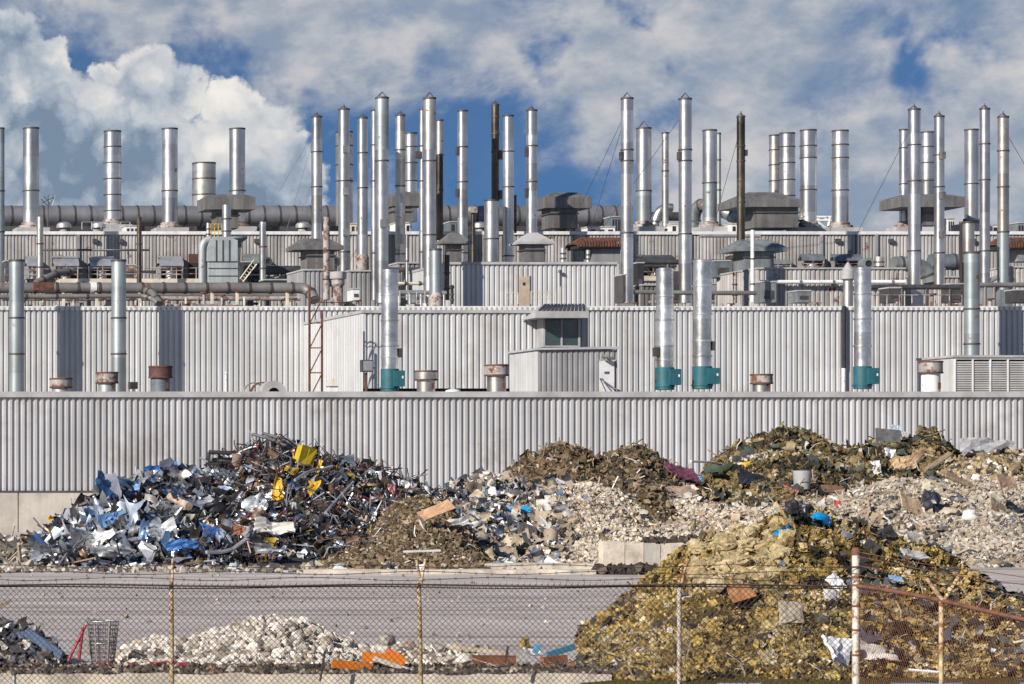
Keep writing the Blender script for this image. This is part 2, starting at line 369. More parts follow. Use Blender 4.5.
RB = 14.35
# projecting bay of the second tier
YP = 190
xa, xb = X(363,YP), X(588,YP)
r = thing('projecting_block', 'white ribbed block standing forward of the second tier with its left side lit', 'building', (xa, YP, FB))
w1 = MB().corr((xa,YP),(xb,YP), 8.75, Z(313,YP), .375, .085); w1.build('front_wall', 'siding', r)
MB().corr((xa,YB-.05),(xa,YP), 8.3, Z(313,YP), .6, .03).build('side_wall', 'siding', r)
MB().box((xa+.2,YP+.25,FB),(xb-.05,YP+.6,8.75)).build('shade_plinth','dark',r)  # same near-black strip, painting the shade below the bay's siding
MB().hexa([(xa-.06,YP-.1,Z(313,YP)),(xb,YP-.1,Z(313,YP)),(xb,YB-.15,Z(313,YP)),(xa-.06,YB-.15,Z(313,YP)),(xa-.06,YP-.1,Z(310,YP)),(xb,YP-.1,Z(310,YP)),(xb,YB-.15,Z(310,YP)),(xa-.06,YB-.15,Z(310,YP))]).build('roof','trim_grey',r)
MB().box((xb-.03,YP+.1,8.2),(xb,YB-.1,Z(313,YP))).build('end_wall','siding',r)
# dormer with a canopy and glazed front
YD = 188.6
r = thing('roof_dormer', 'glazed dormer under a sloped ribbed canopy on the white wall', 'dormer', P(562,346,YD))
cv = MB(); a0, a1 = X(535.5,YD-1.4), X(589,YD-1.4); b0, b1 = X(541,YD+1.5), X(585,YD+1.5)
zt, zm, zb = Z(303.5,YD), Z(312.5,YD), Z(319,YD)
cv.hexa([(a0,YD-1.4,zb),(a1,YD-1.4,zb),(a1,YD+1.3,zb),(a0,YD+1.3,zb),(a0,YD-1.4,zm),(a1,YD-1.4,zm),(b1,YD+1.3,zt),(b0,YD+1.3,zt)]); cv.build('canopy','trim_grey',r)
rb = MB()
for i in range(12):
    u = (i+.5)/12; xA = a0+.15+(a1-a0-.3)*u; xB = b0+.1+(b1-b0-.2)*u
    rb.hexa([(xA-.08,YD-1.32,zm+.02),(xA+.06,YD-1.32,zm+.02),(xB+.06,YD+1.25,zt+.01),(xB-.08,YD+1.25,zt+.01),(xA-.08,YD-1.32,zm+.06),(xA+.06,YD-1.32,zm+.06),(xB+.06,YD+1.25,zt+.06),(xB-.08,YD+1.25,zt+.06)])
rb.build('canopy_ribs','steel',r)
wf = MB(); x0, x1, z0, z1 = X(543,YD), X(580,YD), Z(347,YD), zb
wf.box((x0,YD-.05,z0),(x0+.12,YD+1.2,z1)).box((x1-.12,YD-.05,z0),(x1,YD+1.2,z1)).box((x0+.12,YD-.05,z0),(x1-.12,YD+.1,z0+.09)).box(((x0+x1)/2-.05,YD-.05,z0+.09),((x0+x1)/2+.05,YD+.05,z1-.01))
wn = wf.build('window','trim_grey',r)
for xx in ((x0+.12,(x0+x1)/2-.05),((x0+x1)/2+.05,x1-.12)): MB().box((xx[0],YD,z0+.09),(xx[1],YD+.04,z1-.01)).build('pane','glass',wn)
MB().box((x0+.12,YD+.3,z0+.1),(x1-.12,YD+.4,z1-.02)).build('blind','hood_blue',wn)
# roof access shed with the white door
YS = 176; xa, xb = X(538,YS), X(617,YS); ys2 = 181.2
r = thing('roof_shed', 'small ribbed roof shed with a white door and plain lit left side', 'shed', (xa,YS,FB))
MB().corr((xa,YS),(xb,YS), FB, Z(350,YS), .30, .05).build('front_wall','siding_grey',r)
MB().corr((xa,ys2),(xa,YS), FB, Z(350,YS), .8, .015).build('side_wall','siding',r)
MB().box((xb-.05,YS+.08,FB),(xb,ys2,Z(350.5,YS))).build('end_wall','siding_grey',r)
MB().hexa([(xa-.12,YS-.18,Z(350,YS)),(xb+.1,YS-.18,Z(349,YS)),(xb+.1,ys2+.1,Z(349,YS)),(xa-.12,ys2+.1,Z(350,YS)),(xa-.12,YS-.18,Z(348,YS)),(xb+.1,YS-.18,Z(346.6,YS)),(xb+.1,ys2+.1,Z(346.6,YS)),(xa-.12,ys2+.1,Z(348,YS))]).build('roof','trim_grey',r)
dr = MB().box((X(599,YS),YS-.06,FB),(X(614,YS),YS-.01,Z(361,YS))).build('door','door_white',r)
MB().box((X(604,YS),YS-.075,Z(374,YS)),(X(609,YS),YS-.064,Z(371.5,YS))).build('sign_plate','plaque_blue',dr)
MB().box((X(600,YS),YS-.10,Z(380,YS)),(X(602.5,YS),YS-.064,Z(378.5,YS))).build('handle','steel',dr)
MB().box((X(597,YS),YS-.05,Z(361,YS)),(X(616,YS),YS-.01,Z(359.6,YS))).build('door_lintel','trim_grey',r)
lf = MB(); lf.tube([P(602,354.5,YS-.1),P(608,357.5,YS-.5),P(613,357.5,YS-.5)], .05, n=6); lf.obox(P(608,358,YS-.45),(.7,.3,.1),(0,.15,0)); lf.build('lamp','hood',r)
rl = MB().tube([P(600,378.5,YS-.3),P(618,390.5,YS-1.2)],.035,n=6).tube([P(600,378.5,YS-.3),P(606,391.5,YS-1.2)],.035,n=6)
rl.build('stair_rail','steel',r)
# ladder tower
YL = 187
r = thing('ladder_tower', 'thin rusty lattice ladder tower standing against the white block', 'tower', P(316,392,YL))
pa, pb = X(309.5,YL), X(322,YL)
for q, top in ((pa,287),(pb,310)): MB().box((q-.06,YL-.06,FB),(q+.06,YL+.06,Z(top,YL))).build('upright','rusty',r)
br = MB(); zz = [FB+.3+i*1.55 for i in range(5)]
for i, z_ in enumerate(zz):
    br.box((pa+.06,YL-.03,z_),(pb-.06,YL+.03,z_+.07))
    if i < 4: br.segs([(pa,YL-.05,z_)],[(pb,YL-.05,z_+1.55)],.045)
br.build('bracing','rusty',r)
MB().tube([(pa,YL,Z(302.5,YL)),(pb+1.4,YL,Z(302.5,YL))],.03,n=6).build('top_rail','steel',r)
# louvred air handler at the right
YH = 177; xa, xb = X(954,YH), X(1060,YH); yh2 = 181.6
r = thing('air_handler', 'big louvred rooftop air handler with pale left side at the right edge', 'air handler', (xa,YH,FB))
MB().box((xa,YH+.12,FB),(xb,yh2,Z(357.5,YH))).build('casing','siding',r)
MB().hexa([(xa-.1,YH-.12,Z(357.5,YH)),(xb,YH-.12,Z(357.5,YH)),(xb,yh2+.1,Z(357.5,YH)),(xa-.1,yh2+.1,Z(357.5,YH)),(xa-.1,YH-.12,Z(355.3,YH)),(xb,YH-.12,Z(355.3,YH)),(xb,yh2+.1,Z(355.3,YH)),(xa-.1,yh2+.1,Z(355.3,YH))]).build('roof','trim_grey',r)
xs = [954.5+i*17.6 for i in range(7)]
for a, b in zip(xs[:-1], xs[1:]):
    lv = MB(); A, B = X(a+1.3,YH), X(b-.2,YH)
    fr = MB(); fr.box((X(a,YH),YH-.04,FB),(A,YH+.11,Z(358,YH))); 
    fr.box((A,YH-.03,FB),(B,YH+.1,FB+.1)).box((A,YH-.03,Z(359.4,YH)),(B,YH+.1,Z(358,YH)))
    pn = fr.build('louvre_panel','trim',r)
    MB().box((A,YH+.1,FB+.1),(B,YH+.118,Z(359.5,YH))).build('louvre_back','dark',pn)
    z_ = FB+.14
    while z_ < Z(360,YH): lv.obox(((A+B)/2,YH+.03,z_),(B-A,.03,.10),(-.35,0,0)); z_ += .135
    lv.build('slats','trim_grey',pn)
# ------------------------------------------------------------------ third tier: small white block with the tan door
Y3 = 225; xa, xb = X(448,Y3), X(616.5,Y3)
r = thing('rooftop_block', 'pale ribbed rooftop block with a tan door and blue name plates', 'building', (xa,Y3,RB))
MB().corr((xa,Y3),(xb,Y3), RB, Z(264.5,Y3), .36, .08).build('wall','siding',r)
MB().box((xa,Y3+.1,RB),(xa+.05,Y3+12,Z(264,Y3))).build('side_wall','siding',r); MB().box((xb-.05,Y3+.1,RB),(xb,Y3+12,Z(264,Y3))).build('side_wall','siding',r)
MB().box((xa-.05,Y3-.12,Z(264.5,Y3)),(xb+.05,Y3+12,Z(262,Y3))).build('roof','trim_grey',r)
dr = MB().box((X(518.5,Y3),Y3-.06,RB),(X(529.5,Y3),Y3-.01,Z(276.5,Y3))).build('door','door_tan',r)
MB().box((X(522.5,Y3),Y3-.08,Z(285.5,Y3)),(X(525,Y3),Y3-.063,Z(282.5,Y3))).build('window','dark',dr)
MB().box((X(517.7,Y3),Y3-.05,RB),(X(518.4,Y3),Y3-.01,Z(275.8,Y3))).box((X(529.6,Y3),Y3-.05,RB),(X(530.4,Y3),Y3-.01,Z(275.8,Y3))).build('door_frame','steel',r)
lp = MB().lathe(P(560,271.5,Y3-.25),[(0,-.12),(.13,-.1),(.13,.1),(0,.12)],8).tube([P(560,271.5,Y3-.2),P(560,271,Y3)],.04,n=6).tube([P(560,273,Y3-.03),P(560,286,Y3-.03)],.025,n=6); lp.build('wall_lamp','steel',r)
def railing(px0,px1,yt,yb,Y,n,label,m_='cream',mid=True):
    r = thing('guard_rail', label, 'railing', P((px0+px1)/2,yb,Y), 'guard rails on the roofs')
    MB().tube([P(px0,yt,Y),P(px1,yt,Y)],.035,n=6).build('top_rail',m_,r)
    if mid: MB().tube([P(px0,(yt+yb)/2,Y),P(px1,(yt+yb)/2,Y)],.03,n=6).build('mid_rail',m_,r)
    for i in range(n):
        p = px0+(px1-px0)*i/(n-1); MB().tube([P(p,yt,Y),P(p,yb,Y)],.035,n=6).build('post',m_,r)
railing(531,556,291.5,304,Y3-2.2,4,'cream guard rail right beside the tan roof door')
railing(506,518,293,304,Y3-3,3,'short cream guard rail left of the tan roof door')
for q, lab in ((590,'flat grey roof hatch lying before the rooftop block'),(951-200,'flat grey roof hatch at the foot of the white standpipe')):
    h = thing('roof_hatch',lab,'hatch',P(q,304,Y3-3)); MB().box((X(q-9,Y3),Y3-3.6,RB),(X(q+9,Y3),Y3-2.2,RB+.22)).build('curb','trim_grey',h); MB().box((X(q-9.5,Y3),Y3-3.7,RB+.22),(X(q+9.5,Y3),Y3-2.1,RB+.3)).build('lid','trim',h)
# grey blocks between the upper wall and the second roof
def block(px0,px1,yt,Y,depth,m_,label,pitch=.36,name='rooftop_block'):
    xa, xb = X(px0,Y), X(px1,Y); r = thing(name,label,'building',(xa,Y,RB))
    MB().corr((xa,Y),(xb,Y),RB,Z(yt+1.6,Y),pitch,.07).build('wall',m_,r)
    MB().corr((xa,Y+depth),(xa,Y),RB,Z(yt+1.6,Y),pitch,.07).build('side_wall',m_,r)
    MB().box((xb-.05,Y+.1,RB),(xb,Y+depth,Z(yt+1.6,Y))).build('end_wall',m_,r)
    MB().box((xa-.05,Y-.1,Z(yt+1.6,Y)),(xb+.05,Y+depth,Z(yt,Y))).build('roof','trim_grey',r)
    return r
block(757,905,267.5,232,8,'siding_upper','weathered grey ribbed rooftop block carrying a white horizontal pipe')
block(303,326,269,228,5,'siding_grey','small grey ribbed rooftop block under the wide sloping hood')
block(349,377,270,234,6,'siding_grey','dark grey ribbed rooftop block between the tall stacks left of centre')
block(398,421,262,240,6,'siding_grey','shadowed grey ribbed rooftop block behind the pair of tall stacks')
block(642,664,284,236,6,'hood','grey plant room under the dark dome hood between the stacks')
block(905,960,276,246,8,'siding_upper','pale streaked rooftop block at the right behind the slim stacks')
block(1008,1050,266,244,8,'siding_upper','brownish ribbed rooftop block at the far right end')
Yk = 231.5
r = thing('wall_pipe','white horizontal pipe along the weathered grey rooftop block','pipe',P(830,282,Yk)); MB().tube([P(760,282,Yk),P(905,282,Yk)],.16).build('pipe','white_paint',r)
for q in (770,800,833,866,892): MB().box((X(q,Yk)-.08,Yk-.2,Z(283.6,Yk)),(X(q,Yk)+.08,Yk+.4,Z(280.4,Yk))).build('clamp','blue_grey',r)
# ------------------------------------------------------------------ upper wall
Y4 = 260; XL4, XR4 = X(-140,Y4), X(1130,Y4)
r = thing('upper_factory', 'long upper factory wall of streaked ribbed siding under the rows of stacks', 'building', (X(512,Y4),Y4,RB))
MB().corr((XL4,Y4),(XR4,Y4),RB,Z(234.6,Y4),.30,.075).build('wall','siding_upper',r)
MB().box((XL4,Y4-.14,Z(234.6,Y4)),(XR4,Y4+.4,Z(231.4,Y4))).build('gutter','trim',r)
MB().box((XL4,Y4+.4,23.9),(XR4,302,24.05)).build('roof','roofing',r)
for q in (78,323,575,690,821,857,876,483,395): MB().box((X(q,Y4)-.12,Y4-.16,RB),(X(q,Y4)+.12,Y4+.02,Z(234.7,Y4))).build('pilaster','siding_grey',r)
for q in (92.5,118,250+4,835,888,970): MB().box((X(q,Y4),Y4-.3,Z(243,Y4)),(X(q+4.5,Y4),Y4-.01,Z(239,Y4))).build('wall_lamp','steel',r)
UB = 24.05
yw = 259.8; dd = MB().box((X(188.5,yw),yw-.1,Z(279,yw)),(X(199.5,yw),yw-.01,Z(254,yw))).build('door','red_brown',r); dd['label'] = 'rust red door leaf'; MB().box((X(190,yw),yw-.14,Z(271,yw)),(X(198,yw),yw-.103,Z(263,yw))).build('opening','dark',dd)
# ledge with rails along the upper wall at the left
def ledge(px0,px1,yt,yb,Y,label):
    r = thing('service_platform',label,'platform',P((px0+px1)/2,yb,Y)); MB().box((X(px0,Y),Y-1.1,Z(yb,Y)),(X(px1,Y),Y+1.1,Z(yt,Y))).build('deck','cream',r)
    n = int((px1-px0)/26)
    for i in range(n+1):
        q = px0+4+(px1-px0-8)*i/max(1,n); MB().box((X(q,Y)-.1,Y-.9,RB),(X(q,Y)+.1,Y-.7,Z(yb,Y)-.003)).build('support_post','steel',r)
ledge(58,216,279.5,283.5,244,'cream walkway platform above the dark duct at the left')
ledge(276,302,277,283,244,'short cream platform beside the hood stack')
ledge(634,672,276.5,281.5,246,'grey cream platform below the dark dome hood')
railing(58,216,268,279.5,243.2,9,'rusty guard rail along the walkway above the dark duct','rust_paint')
railing(270,300,266,277,243,4,'rusty guard rail near the sloping hood','rust_paint')
railing(636,672,268,276.5,245.2,4,'rusty guard rail under the dark dome hood','rust_paint')
railing(5,56,269,281,243.5,4,'rusty guard rail at the far left end of the roof','rust_paint')
railing(862,962,295,303.5,214,9,'low rusty guard rail along the right roof edge','rust_paint',False)
railing(400,425,291,303,213,4,'low grey guard rail between the teal stack and the thick stacks','steel_light')
railing(211,222,224,237,247,4,'small yellow guard rail on top of the dust collector','yellow_paint')
railing(82,130,222,229.5,262,6,'thin grey guard rail by the domed vent on the upper roof','steel_light',False)
railing(660,700,222,230,262.5,5,'thin pale guard rail on the upper roof between stacks','steel_light')
# ------------------------------------------------------------------ exhaust stacks
def stack(px0, px1, top, base, Y, label, m_='galv', bands=(), tip=None, boxes=(), foot='plain', lower=None, group='exhaust stacks on the factory roofs', bm='band', seam=2.4, floor=None, wires=()):
    cx, cy = (X(px0,Y)+X(px1,Y))/2, Y; rr = M(px1-px0, Y)/2; zt, zb = Z(top,Y), Z(base,Y)
    n = 28 if rr > .35 else 16
    r = thing('exhaust_stack', label, 'stack', (cx,cy,zb), group)
    def shaft(za, zc, q, mm, opened):
        b = MB(); prof = [(q,za)]; z_ = za + seam*.7
        while z_ < zc-.6 and q > .3:
            prof += [(q,z_),(q+.012,z_+.005),(q+.012,z_+.05),(q,z_+.055)]; z_ += seam
        prof += [(q,zc)]
        if opened: prof += [(q-.05,zc),(q-.05,zc-1.2),(0,zc-1.2)]
        b.lathe((cx,cy,0), prof, n); return b.build('shaft', mm, r)
    if lower: 
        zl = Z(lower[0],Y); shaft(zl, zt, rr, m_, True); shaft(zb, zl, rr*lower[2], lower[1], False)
    else: shaft(zb, zt, rr, m_, True)
    MB().lathe((cx,cy,0), [(rr+.002,zt-.13),(rr+.025,zt-.12),(rr+.025,zt+.02),(rr-.04,zt+.02)], n).build('rim', bm, r)
    for y_ in bands:
        z_ = Z(y_,Y); q = rr*(lower[2] if lower and y_ > lower[0] else 1)
        MB().lathe((cx,cy,0), [(q+.003,z_-.055),(q+.045,z_-.05),(q+.045,z_+.05),(q+.003,z_+.055)], n).build('joint_band', bm, r)
    if tip:
        b = MB(); pk = (cx, cy, zt + {'cone':.42,'pin':.28,'big':.62}[tip]); k = 4 if tip != 'pin' else 3
        pts = [(cx+rr*math.cos(.4+2*math.pi*i/k), cy+rr*math.sin(.4+2*math.pi*i/k), zt) for i in range(k)]
        b.segs(pts, [pk]*k, .03)
        if tip == 'pin': b.tube([(cx,cy,zt-.1),(cx,cy,zt+.42)], .035, n=6)
        b.build('cap_bracket', 'steel', r)
    for (sd, y_, w_, h_) in boxes:   # instrument boxes on the shaft: side -1 / 0 / 1
        z_ = Z(y_,Y); bw = M(w_,Y)/2; bh = M(h_,Y)/2; bx = cx + sd*(rr+bw*.6); by = cy - (rr+.12 if sd == 0 else rr*.25)
        MB().box((bx-bw,by-.22,z_-bh),(bx+bw,by+.25,z_+bh)).build('instrument_box', 'galv_worn' if sd == 0 else 'steel', r)
    zf = floor if floor is not None else zb
    if foot == 'curb':
        MB().lathe((cx,cy,0), [(rr,zb+.5),(rr+.12,zb+.45),(rr+.12,zb+.25),(rr+.38,zb+.2),(rr+.38,zb-.05)], n).build('base_flange','rust_paint',r)
        MB().box((cx-rr-.75,cy-rr-.6,zf-.02),(cx+rr+.75,cy+rr+.6,zb-.05)).build('curb','trim_grey',r)
    elif foot == 'teal':
        q = rr*1.04
        MB().lathe((cx,cy,0), [(q,zb),(q*1.05,zb+.02),(q*1.05,zb+1.32),(q,zb+1.34)], 20).build('base_drum','teal',r)
        bx = MB().box((cx+q*.05,cy-q-.35,zb+.28),(cx+q*1.3,cy-q*.2,zb+1.22)).build('fan_housing','teal',r)
        MB().box((cx+q*.95,cy-q-.37,zb+.75),(cx+q*1.12,cy-q-.353,zb+.9)).build('label_plate','white_paint',bx)
        MB().lathe((cx,cy,0), [(q*1.15,zb+.18),(q*1.15,zb+.26),(q,zb+.27)], 20).build('flange','teal',r)
    elif foot == 'box':
        MB().box((cx-rr*1.1,cy-rr*1.1,zf),(cx+rr*1.1,cy+rr*1.1,zb)).build('base_box','steel_light',r)
    elif foot == 'greenbox':
        MB().box((cx-rr*1.1,cy-rr*1.1,zf),(cx+rr*1.1,cy+rr*1.1,zb)).build('base_box','hood_blue',r)
    elif foot == 'flare':
        MB().lathe((cx,cy,0), [(rr+.003,zb+.3),(rr*1.25,zb),(rr*1.25,zb-1.1),(rr*.9,zb-1.2)], n).build('base_cone','rust_paint',r)
    for (ax, ay, az_) in wires:
        MB().segs([(cx,cy,zt-.9)],[P(ax,ay,az_)],.022).build('guy_wire','steel',r)
    return r
b3 = lambda *a: list(a)
U = 24.05
# the far row on the upper roof
stack(-4.5,4.5,128,288,252,'dark grey stack cut by the left edge of the photo','galv_blue',(191,232),floor=RB)
stack(23,39,128,228,268,'thick silver stack standing right of the left edge, before the big duct','galv',(191,),foot='curb',floor=U)
stack(104,121,131,225,268,'thick silver stack with five joint bands beside the domed vent','galv',(147,163,179,195,211),foot='curb',floor=U)
stack(162,177.5,128.5,228,268,'thick plain silver stack midway between the banded stack and the short wide one','galv',(191,),foot='curb',floor=U)
stack(229.5,245,128.5,227,268,'thick silver stack rising behind the flat dark hood at the left','galv',(191,),foot='curb',floor=U)
stack(192.5,215.5,163,222,285,'short wide weathered stack behind the big horizontal duct','galv_worn',(179,195),floor=U,tip=None)
stack(336,352.5,132,226,272,'thick stack half hidden behind a slimmer bright stack with boxes','galv_worn',(146,165,181),floor=U)
stack(404.5,417,133,222,273,'thick silver stack behind the hood in the crowded middle group','galv',(147,163,181),floor=U)
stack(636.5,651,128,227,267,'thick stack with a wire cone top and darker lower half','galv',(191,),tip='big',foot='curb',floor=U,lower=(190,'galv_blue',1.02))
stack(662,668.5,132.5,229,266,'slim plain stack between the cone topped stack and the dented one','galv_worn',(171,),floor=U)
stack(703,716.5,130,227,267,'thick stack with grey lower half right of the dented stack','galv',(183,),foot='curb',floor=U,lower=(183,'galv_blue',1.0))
stack(716.5,720.8,133,224,270,'thin dark stack touching the right side of a thick one','galv_blue',(160,190),floor=U)
stack(769.5,780,135,213,276,'slimmer of the two touching stacks above the right hood','galv_worn',(150,165,181),floor=U)
stack(780,794.5,133,212,271,'thicker of the two touching stacks above the right hood, many bands','galv',(147,163,180,196),floor=U)
stack(800.5,816,130,228,267,'thick silver stack just right of the touching pair','galv',(146,158,190),foot='curb',floor=U)
stack(832.5,848,130.5,228,267,'thick silver stack standing alone in the gap at the right','galv',(145,158,190.5),foot='curb',floor=U)
stack(899.5,908.5,129.5,227,268,'slim silver stack at the left of the right hand cluster','galv',(148,184),foot='curb',floor=U)
stack(920.5,934.5,132,224,275,'thick stack behind the hood in the right hand cluster','galv',(147,163,181),floor=U)
stack(965,978,129.5,224,268,'thick bright stack near the right edge above a dark pipe','galv',(184,),foot='curb',floor=U)
# slim stacks standing before the upper wall
stack(311.5,322,116.5,240,254,'slim bright stack coming out of the wide sloping hood','galv',(152,187),tip='pin',floor=RB,wires=[(255,232,256),(286,232,256)])
stack(338.5,349.5,109,272,250,'slim bright stack with three small boxes left of the middle','galv',(181,252),tip='pin',boxes=((0,150,5,7),(0,192,5,7),(0,233,5,7)),foot='plain')
stack(357.5,367.5,117.5,258,253,'slim stack on a rusty flared foot before the upper wall','galv',(153,188),tip='pin',foot='flare')
stack(371,378,110,300,232,'narrow stack half hidden by the thick left twin stack','galv',(145,181,253),floor=RB)
stack(395.5,405,115,262,254,'slim stack just right of the left twin stack, brownish lower part','galv_worn',(150,186,254),tip='pin')
stack(419.2,425.5,109,292,234,'narrow stack half hidden by the thick right twin stack','galv',(146,181,252),boxes=((-1,155,5,7),),floor=RB)
stack(436,443,120,240,258,'narrow stack with brown lower half beside the right twin stack','galv_worn',(155,190),tip=None,lower=(155,'brown_pipe',1.))
stack(457.5,467.5,110.5,262,254,'slim bright stack alone between the twin stacks and the wide stub','galv',(147,182,253),boxes=((-1,151,2,8),(-1,193,2,8)))
stack(491.5,499,104.5,225,257,'very dark brown slim stack above the wide silver stub','brown_pipe',(117,134,152),tip='pin',boxes=((1,155,4,9),(1,195,3,9)))
stack(503,513.5,115.5,262,250,'slim bright stack touching the dark brown one','galv',(151.5,187,256))
stack(526.5,537,110,234,256,'slim bright stack left of the flared dark hood','galv',(146,182),tip='pin',boxes=((-1,152,2,9),(-1,193,2,9)))
stack(737,744.8,116,245,250,'slim tarnished golden brown stack left of the right hood','brown_pipe',(146,161,202),tip='pin',boxes=((1,153,2,6),),wires=[(712,232,258)])
stack(484.5,498.5,200,262,249,'wide short bright silver stub stack before the dark brown one','galv',(239,))
# the thick twins and other stacks on the second roof
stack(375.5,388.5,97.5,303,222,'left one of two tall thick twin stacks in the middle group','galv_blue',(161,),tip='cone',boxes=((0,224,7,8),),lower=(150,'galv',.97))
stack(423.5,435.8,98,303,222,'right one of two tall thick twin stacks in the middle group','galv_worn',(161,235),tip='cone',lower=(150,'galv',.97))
stack(430,441.5,249,297,217,'short bluish stub stack on a rusty foot beside the tall twin','galv_blue',(),foot='flare',floor=RB)
stack(621.2,633,98,303,225,'very tall thick stack left of the cone topped stack','galv',(150,161,233),tip='cone',boxes=((-1,156,2,8),),wires=[(568,232,256),(590,232,256)])
stack(679,691.3,98.5,303,225,'very tall thick stack with a dented top','galv',(150,161,234),tip='cone',boxes=((-1,156,2,8),),wires=[(600,232,256)])
stack(908.5,920,109,286,236,'slim tall stack on a pale box at the right cluster, left of the hood','galv',(145,181,251),tip='pin',foot='box',floor=RB,wires=[(858,232,256)])
stack(934.5,944,116,287,240,'slim stack with three small boxes in the right cluster','galv',(155,187,253),tip='pin',boxes=((0,156,5,7),(0,196,5,7),(0,235,5,7)))
stack(980,989.5,108.5,286,236,'slim tall bright stack on a pale box near the right edge','galv',(144,180,251),tip='pin',foot='box',floor=RB)
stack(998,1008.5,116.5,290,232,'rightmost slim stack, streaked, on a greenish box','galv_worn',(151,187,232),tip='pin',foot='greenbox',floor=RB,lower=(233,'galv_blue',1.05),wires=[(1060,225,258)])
stack(963,974,222,262,230,'short dark brown pipe stack behind the bluish stack at the right','galv_worn',(253,),floor=RB)
stack(959.5,963.5,222,300,231,'thin black pipe beside the short brown stack at the right','dark',(),floor=RB)
# bluish galvanised stacks that throw their shadows on the white block
stack(9,24,260,397,202,'bluish galvanised stack at the left end of the front roof','galv_blue',(318,354),tip=None)
stack(111.5,126,260,397,202,'bluish galvanised stack between the rusty drum vents at the left','galv_blue',(318,354),tip=None)
stack(964.5,979,252,395,202,'bluish galvanised stack rising behind the louvred air handler','galv_blue',(309,344),tip=None)
# bright new stacks on teal fan bases
stack(381.7,398,270,391.5,178,'bright new stack on a teal base before the projecting white block','galv_new',(295,320.5,346,357),foot='teal',bm='galv_new',seam=1.1,boxes=((1,353,4,9),))
stack(656.5,673,269,390,178,'left one of two neighbouring bright new stacks on teal bases','galv_new',(296,320,346,360),foot='teal',bm='galv_new',seam=1.1,boxes=((-1,352,4,9),))
stack(693.5,711,260.5,389,178,'right one of two neighbouring bright new stacks on teal bases','galv_new',(286,314,341,356),foot='teal',bm='galv_new',seam=1.1,boxes=((1,346,3,9),))
stack(854.5,870.5,268,389,178,'bright new stack on a teal base at the right, standing alone','galv_new',(294,319,346),foot='teal',bm='galv_new',seam=1.1)
# thin standpipes
def standpipe(px,w_,top,base,Y,label,m_,cap=False):
    r = thing('standpipe',label,'pipe',P(px,base,Y),'thin standpipes on the roofs'); rr = M(w_,Y)/2
    MB().lathe(P(px,base,Y),[(rr,0),(rr,Z(top,Y)-Z(base,Y)),(rr*.8,Z(top,Y)-Z(base,Y)),(rr*.8,Z(top,Y)-Z(base,Y)-.5),(0,Z(top,Y)-Z(base,Y)-.5)],14).build('pipe',m_,r)
    for f_ in (.25,.6): MB().lathe(P(px,base+(top-base)*f_,Y),[(rr,-.05),(rr+.05,-.05),(rr+.05,.05),(rr,.05)],14).build('collar','band',r)
    if cap: MB().box((X(px-3.2,Y),Y-.35,Z(top,Y)),(X(px+3.2,Y),Y+.35,Z(top-6,Y))).build('head_box','rust_paint',r)
standpipe(40,6.5,217,284,240,'thin tarnished standpipe before the wall near the left edge','galv_worn')
standpipe(139.2,5,217,284,240,'thin dark brown standpipe left of the dust collector','brown_pipe')
standpipe(226.5,9,205,240,245,'plump silver standpipe on top of the dust collector','galv')
standpipe(208.3,4,223,238,246,'short pale standpipe beside the yellow guard rail','steel_light')
standpipe(262.7,6.5,222,284,238,'pale standpipe halfway between collector and sloping hood','galv')
standpipe(326.5,6.5,217,300,220,'rusty streaked standpipe right of the sloping hood','rust_paint')
standpipe(473,3.6,213,262,252,'thin brown standpipe with a box head in the middle group','brown_pipe',True)
standpipe(515.3,2.6,195,233,258,'very thin brown standpipe touching the bright stack','brown_pipe')
standpipe(752.5,3.6,230,302,224,'thin white standpipe before the bluish hood','white_paint')
standpipe(563,5,248,262,228,'stubby pale standpipe on the rooftop block under the rusty hood','steel_light')
standpipe(588,4,250,262,229,'second stubby standpipe under the rusty hood','steel_light')
standpipe(876+3,9,257,270,238,'stubby brown standpipe above the weathered rooftop block','galv_worn')
standpipe(735,4,272,303,228,'rusty standpipe below the dark machine box right of the thick stack','rust_paint')
standpipe(407,3,235,300,226,'pale thin pipe between the twin stacks','galv')
standpipe(447,5,255,300,223,'dark square standpipe at the left end of the rooftop block','brown_pipe')
standpipe(452,3,288,304,214,'thin black post with a round head before the rooftop block','dark')
o = MB().lathe(P(452,287,214),[(0,-.17),(.16,-.08),(.16,.08),(0,.17)],12).build('round_lamp','dark'); tag(o,'round black lamp on the thin post before the rooftop block','lamp')
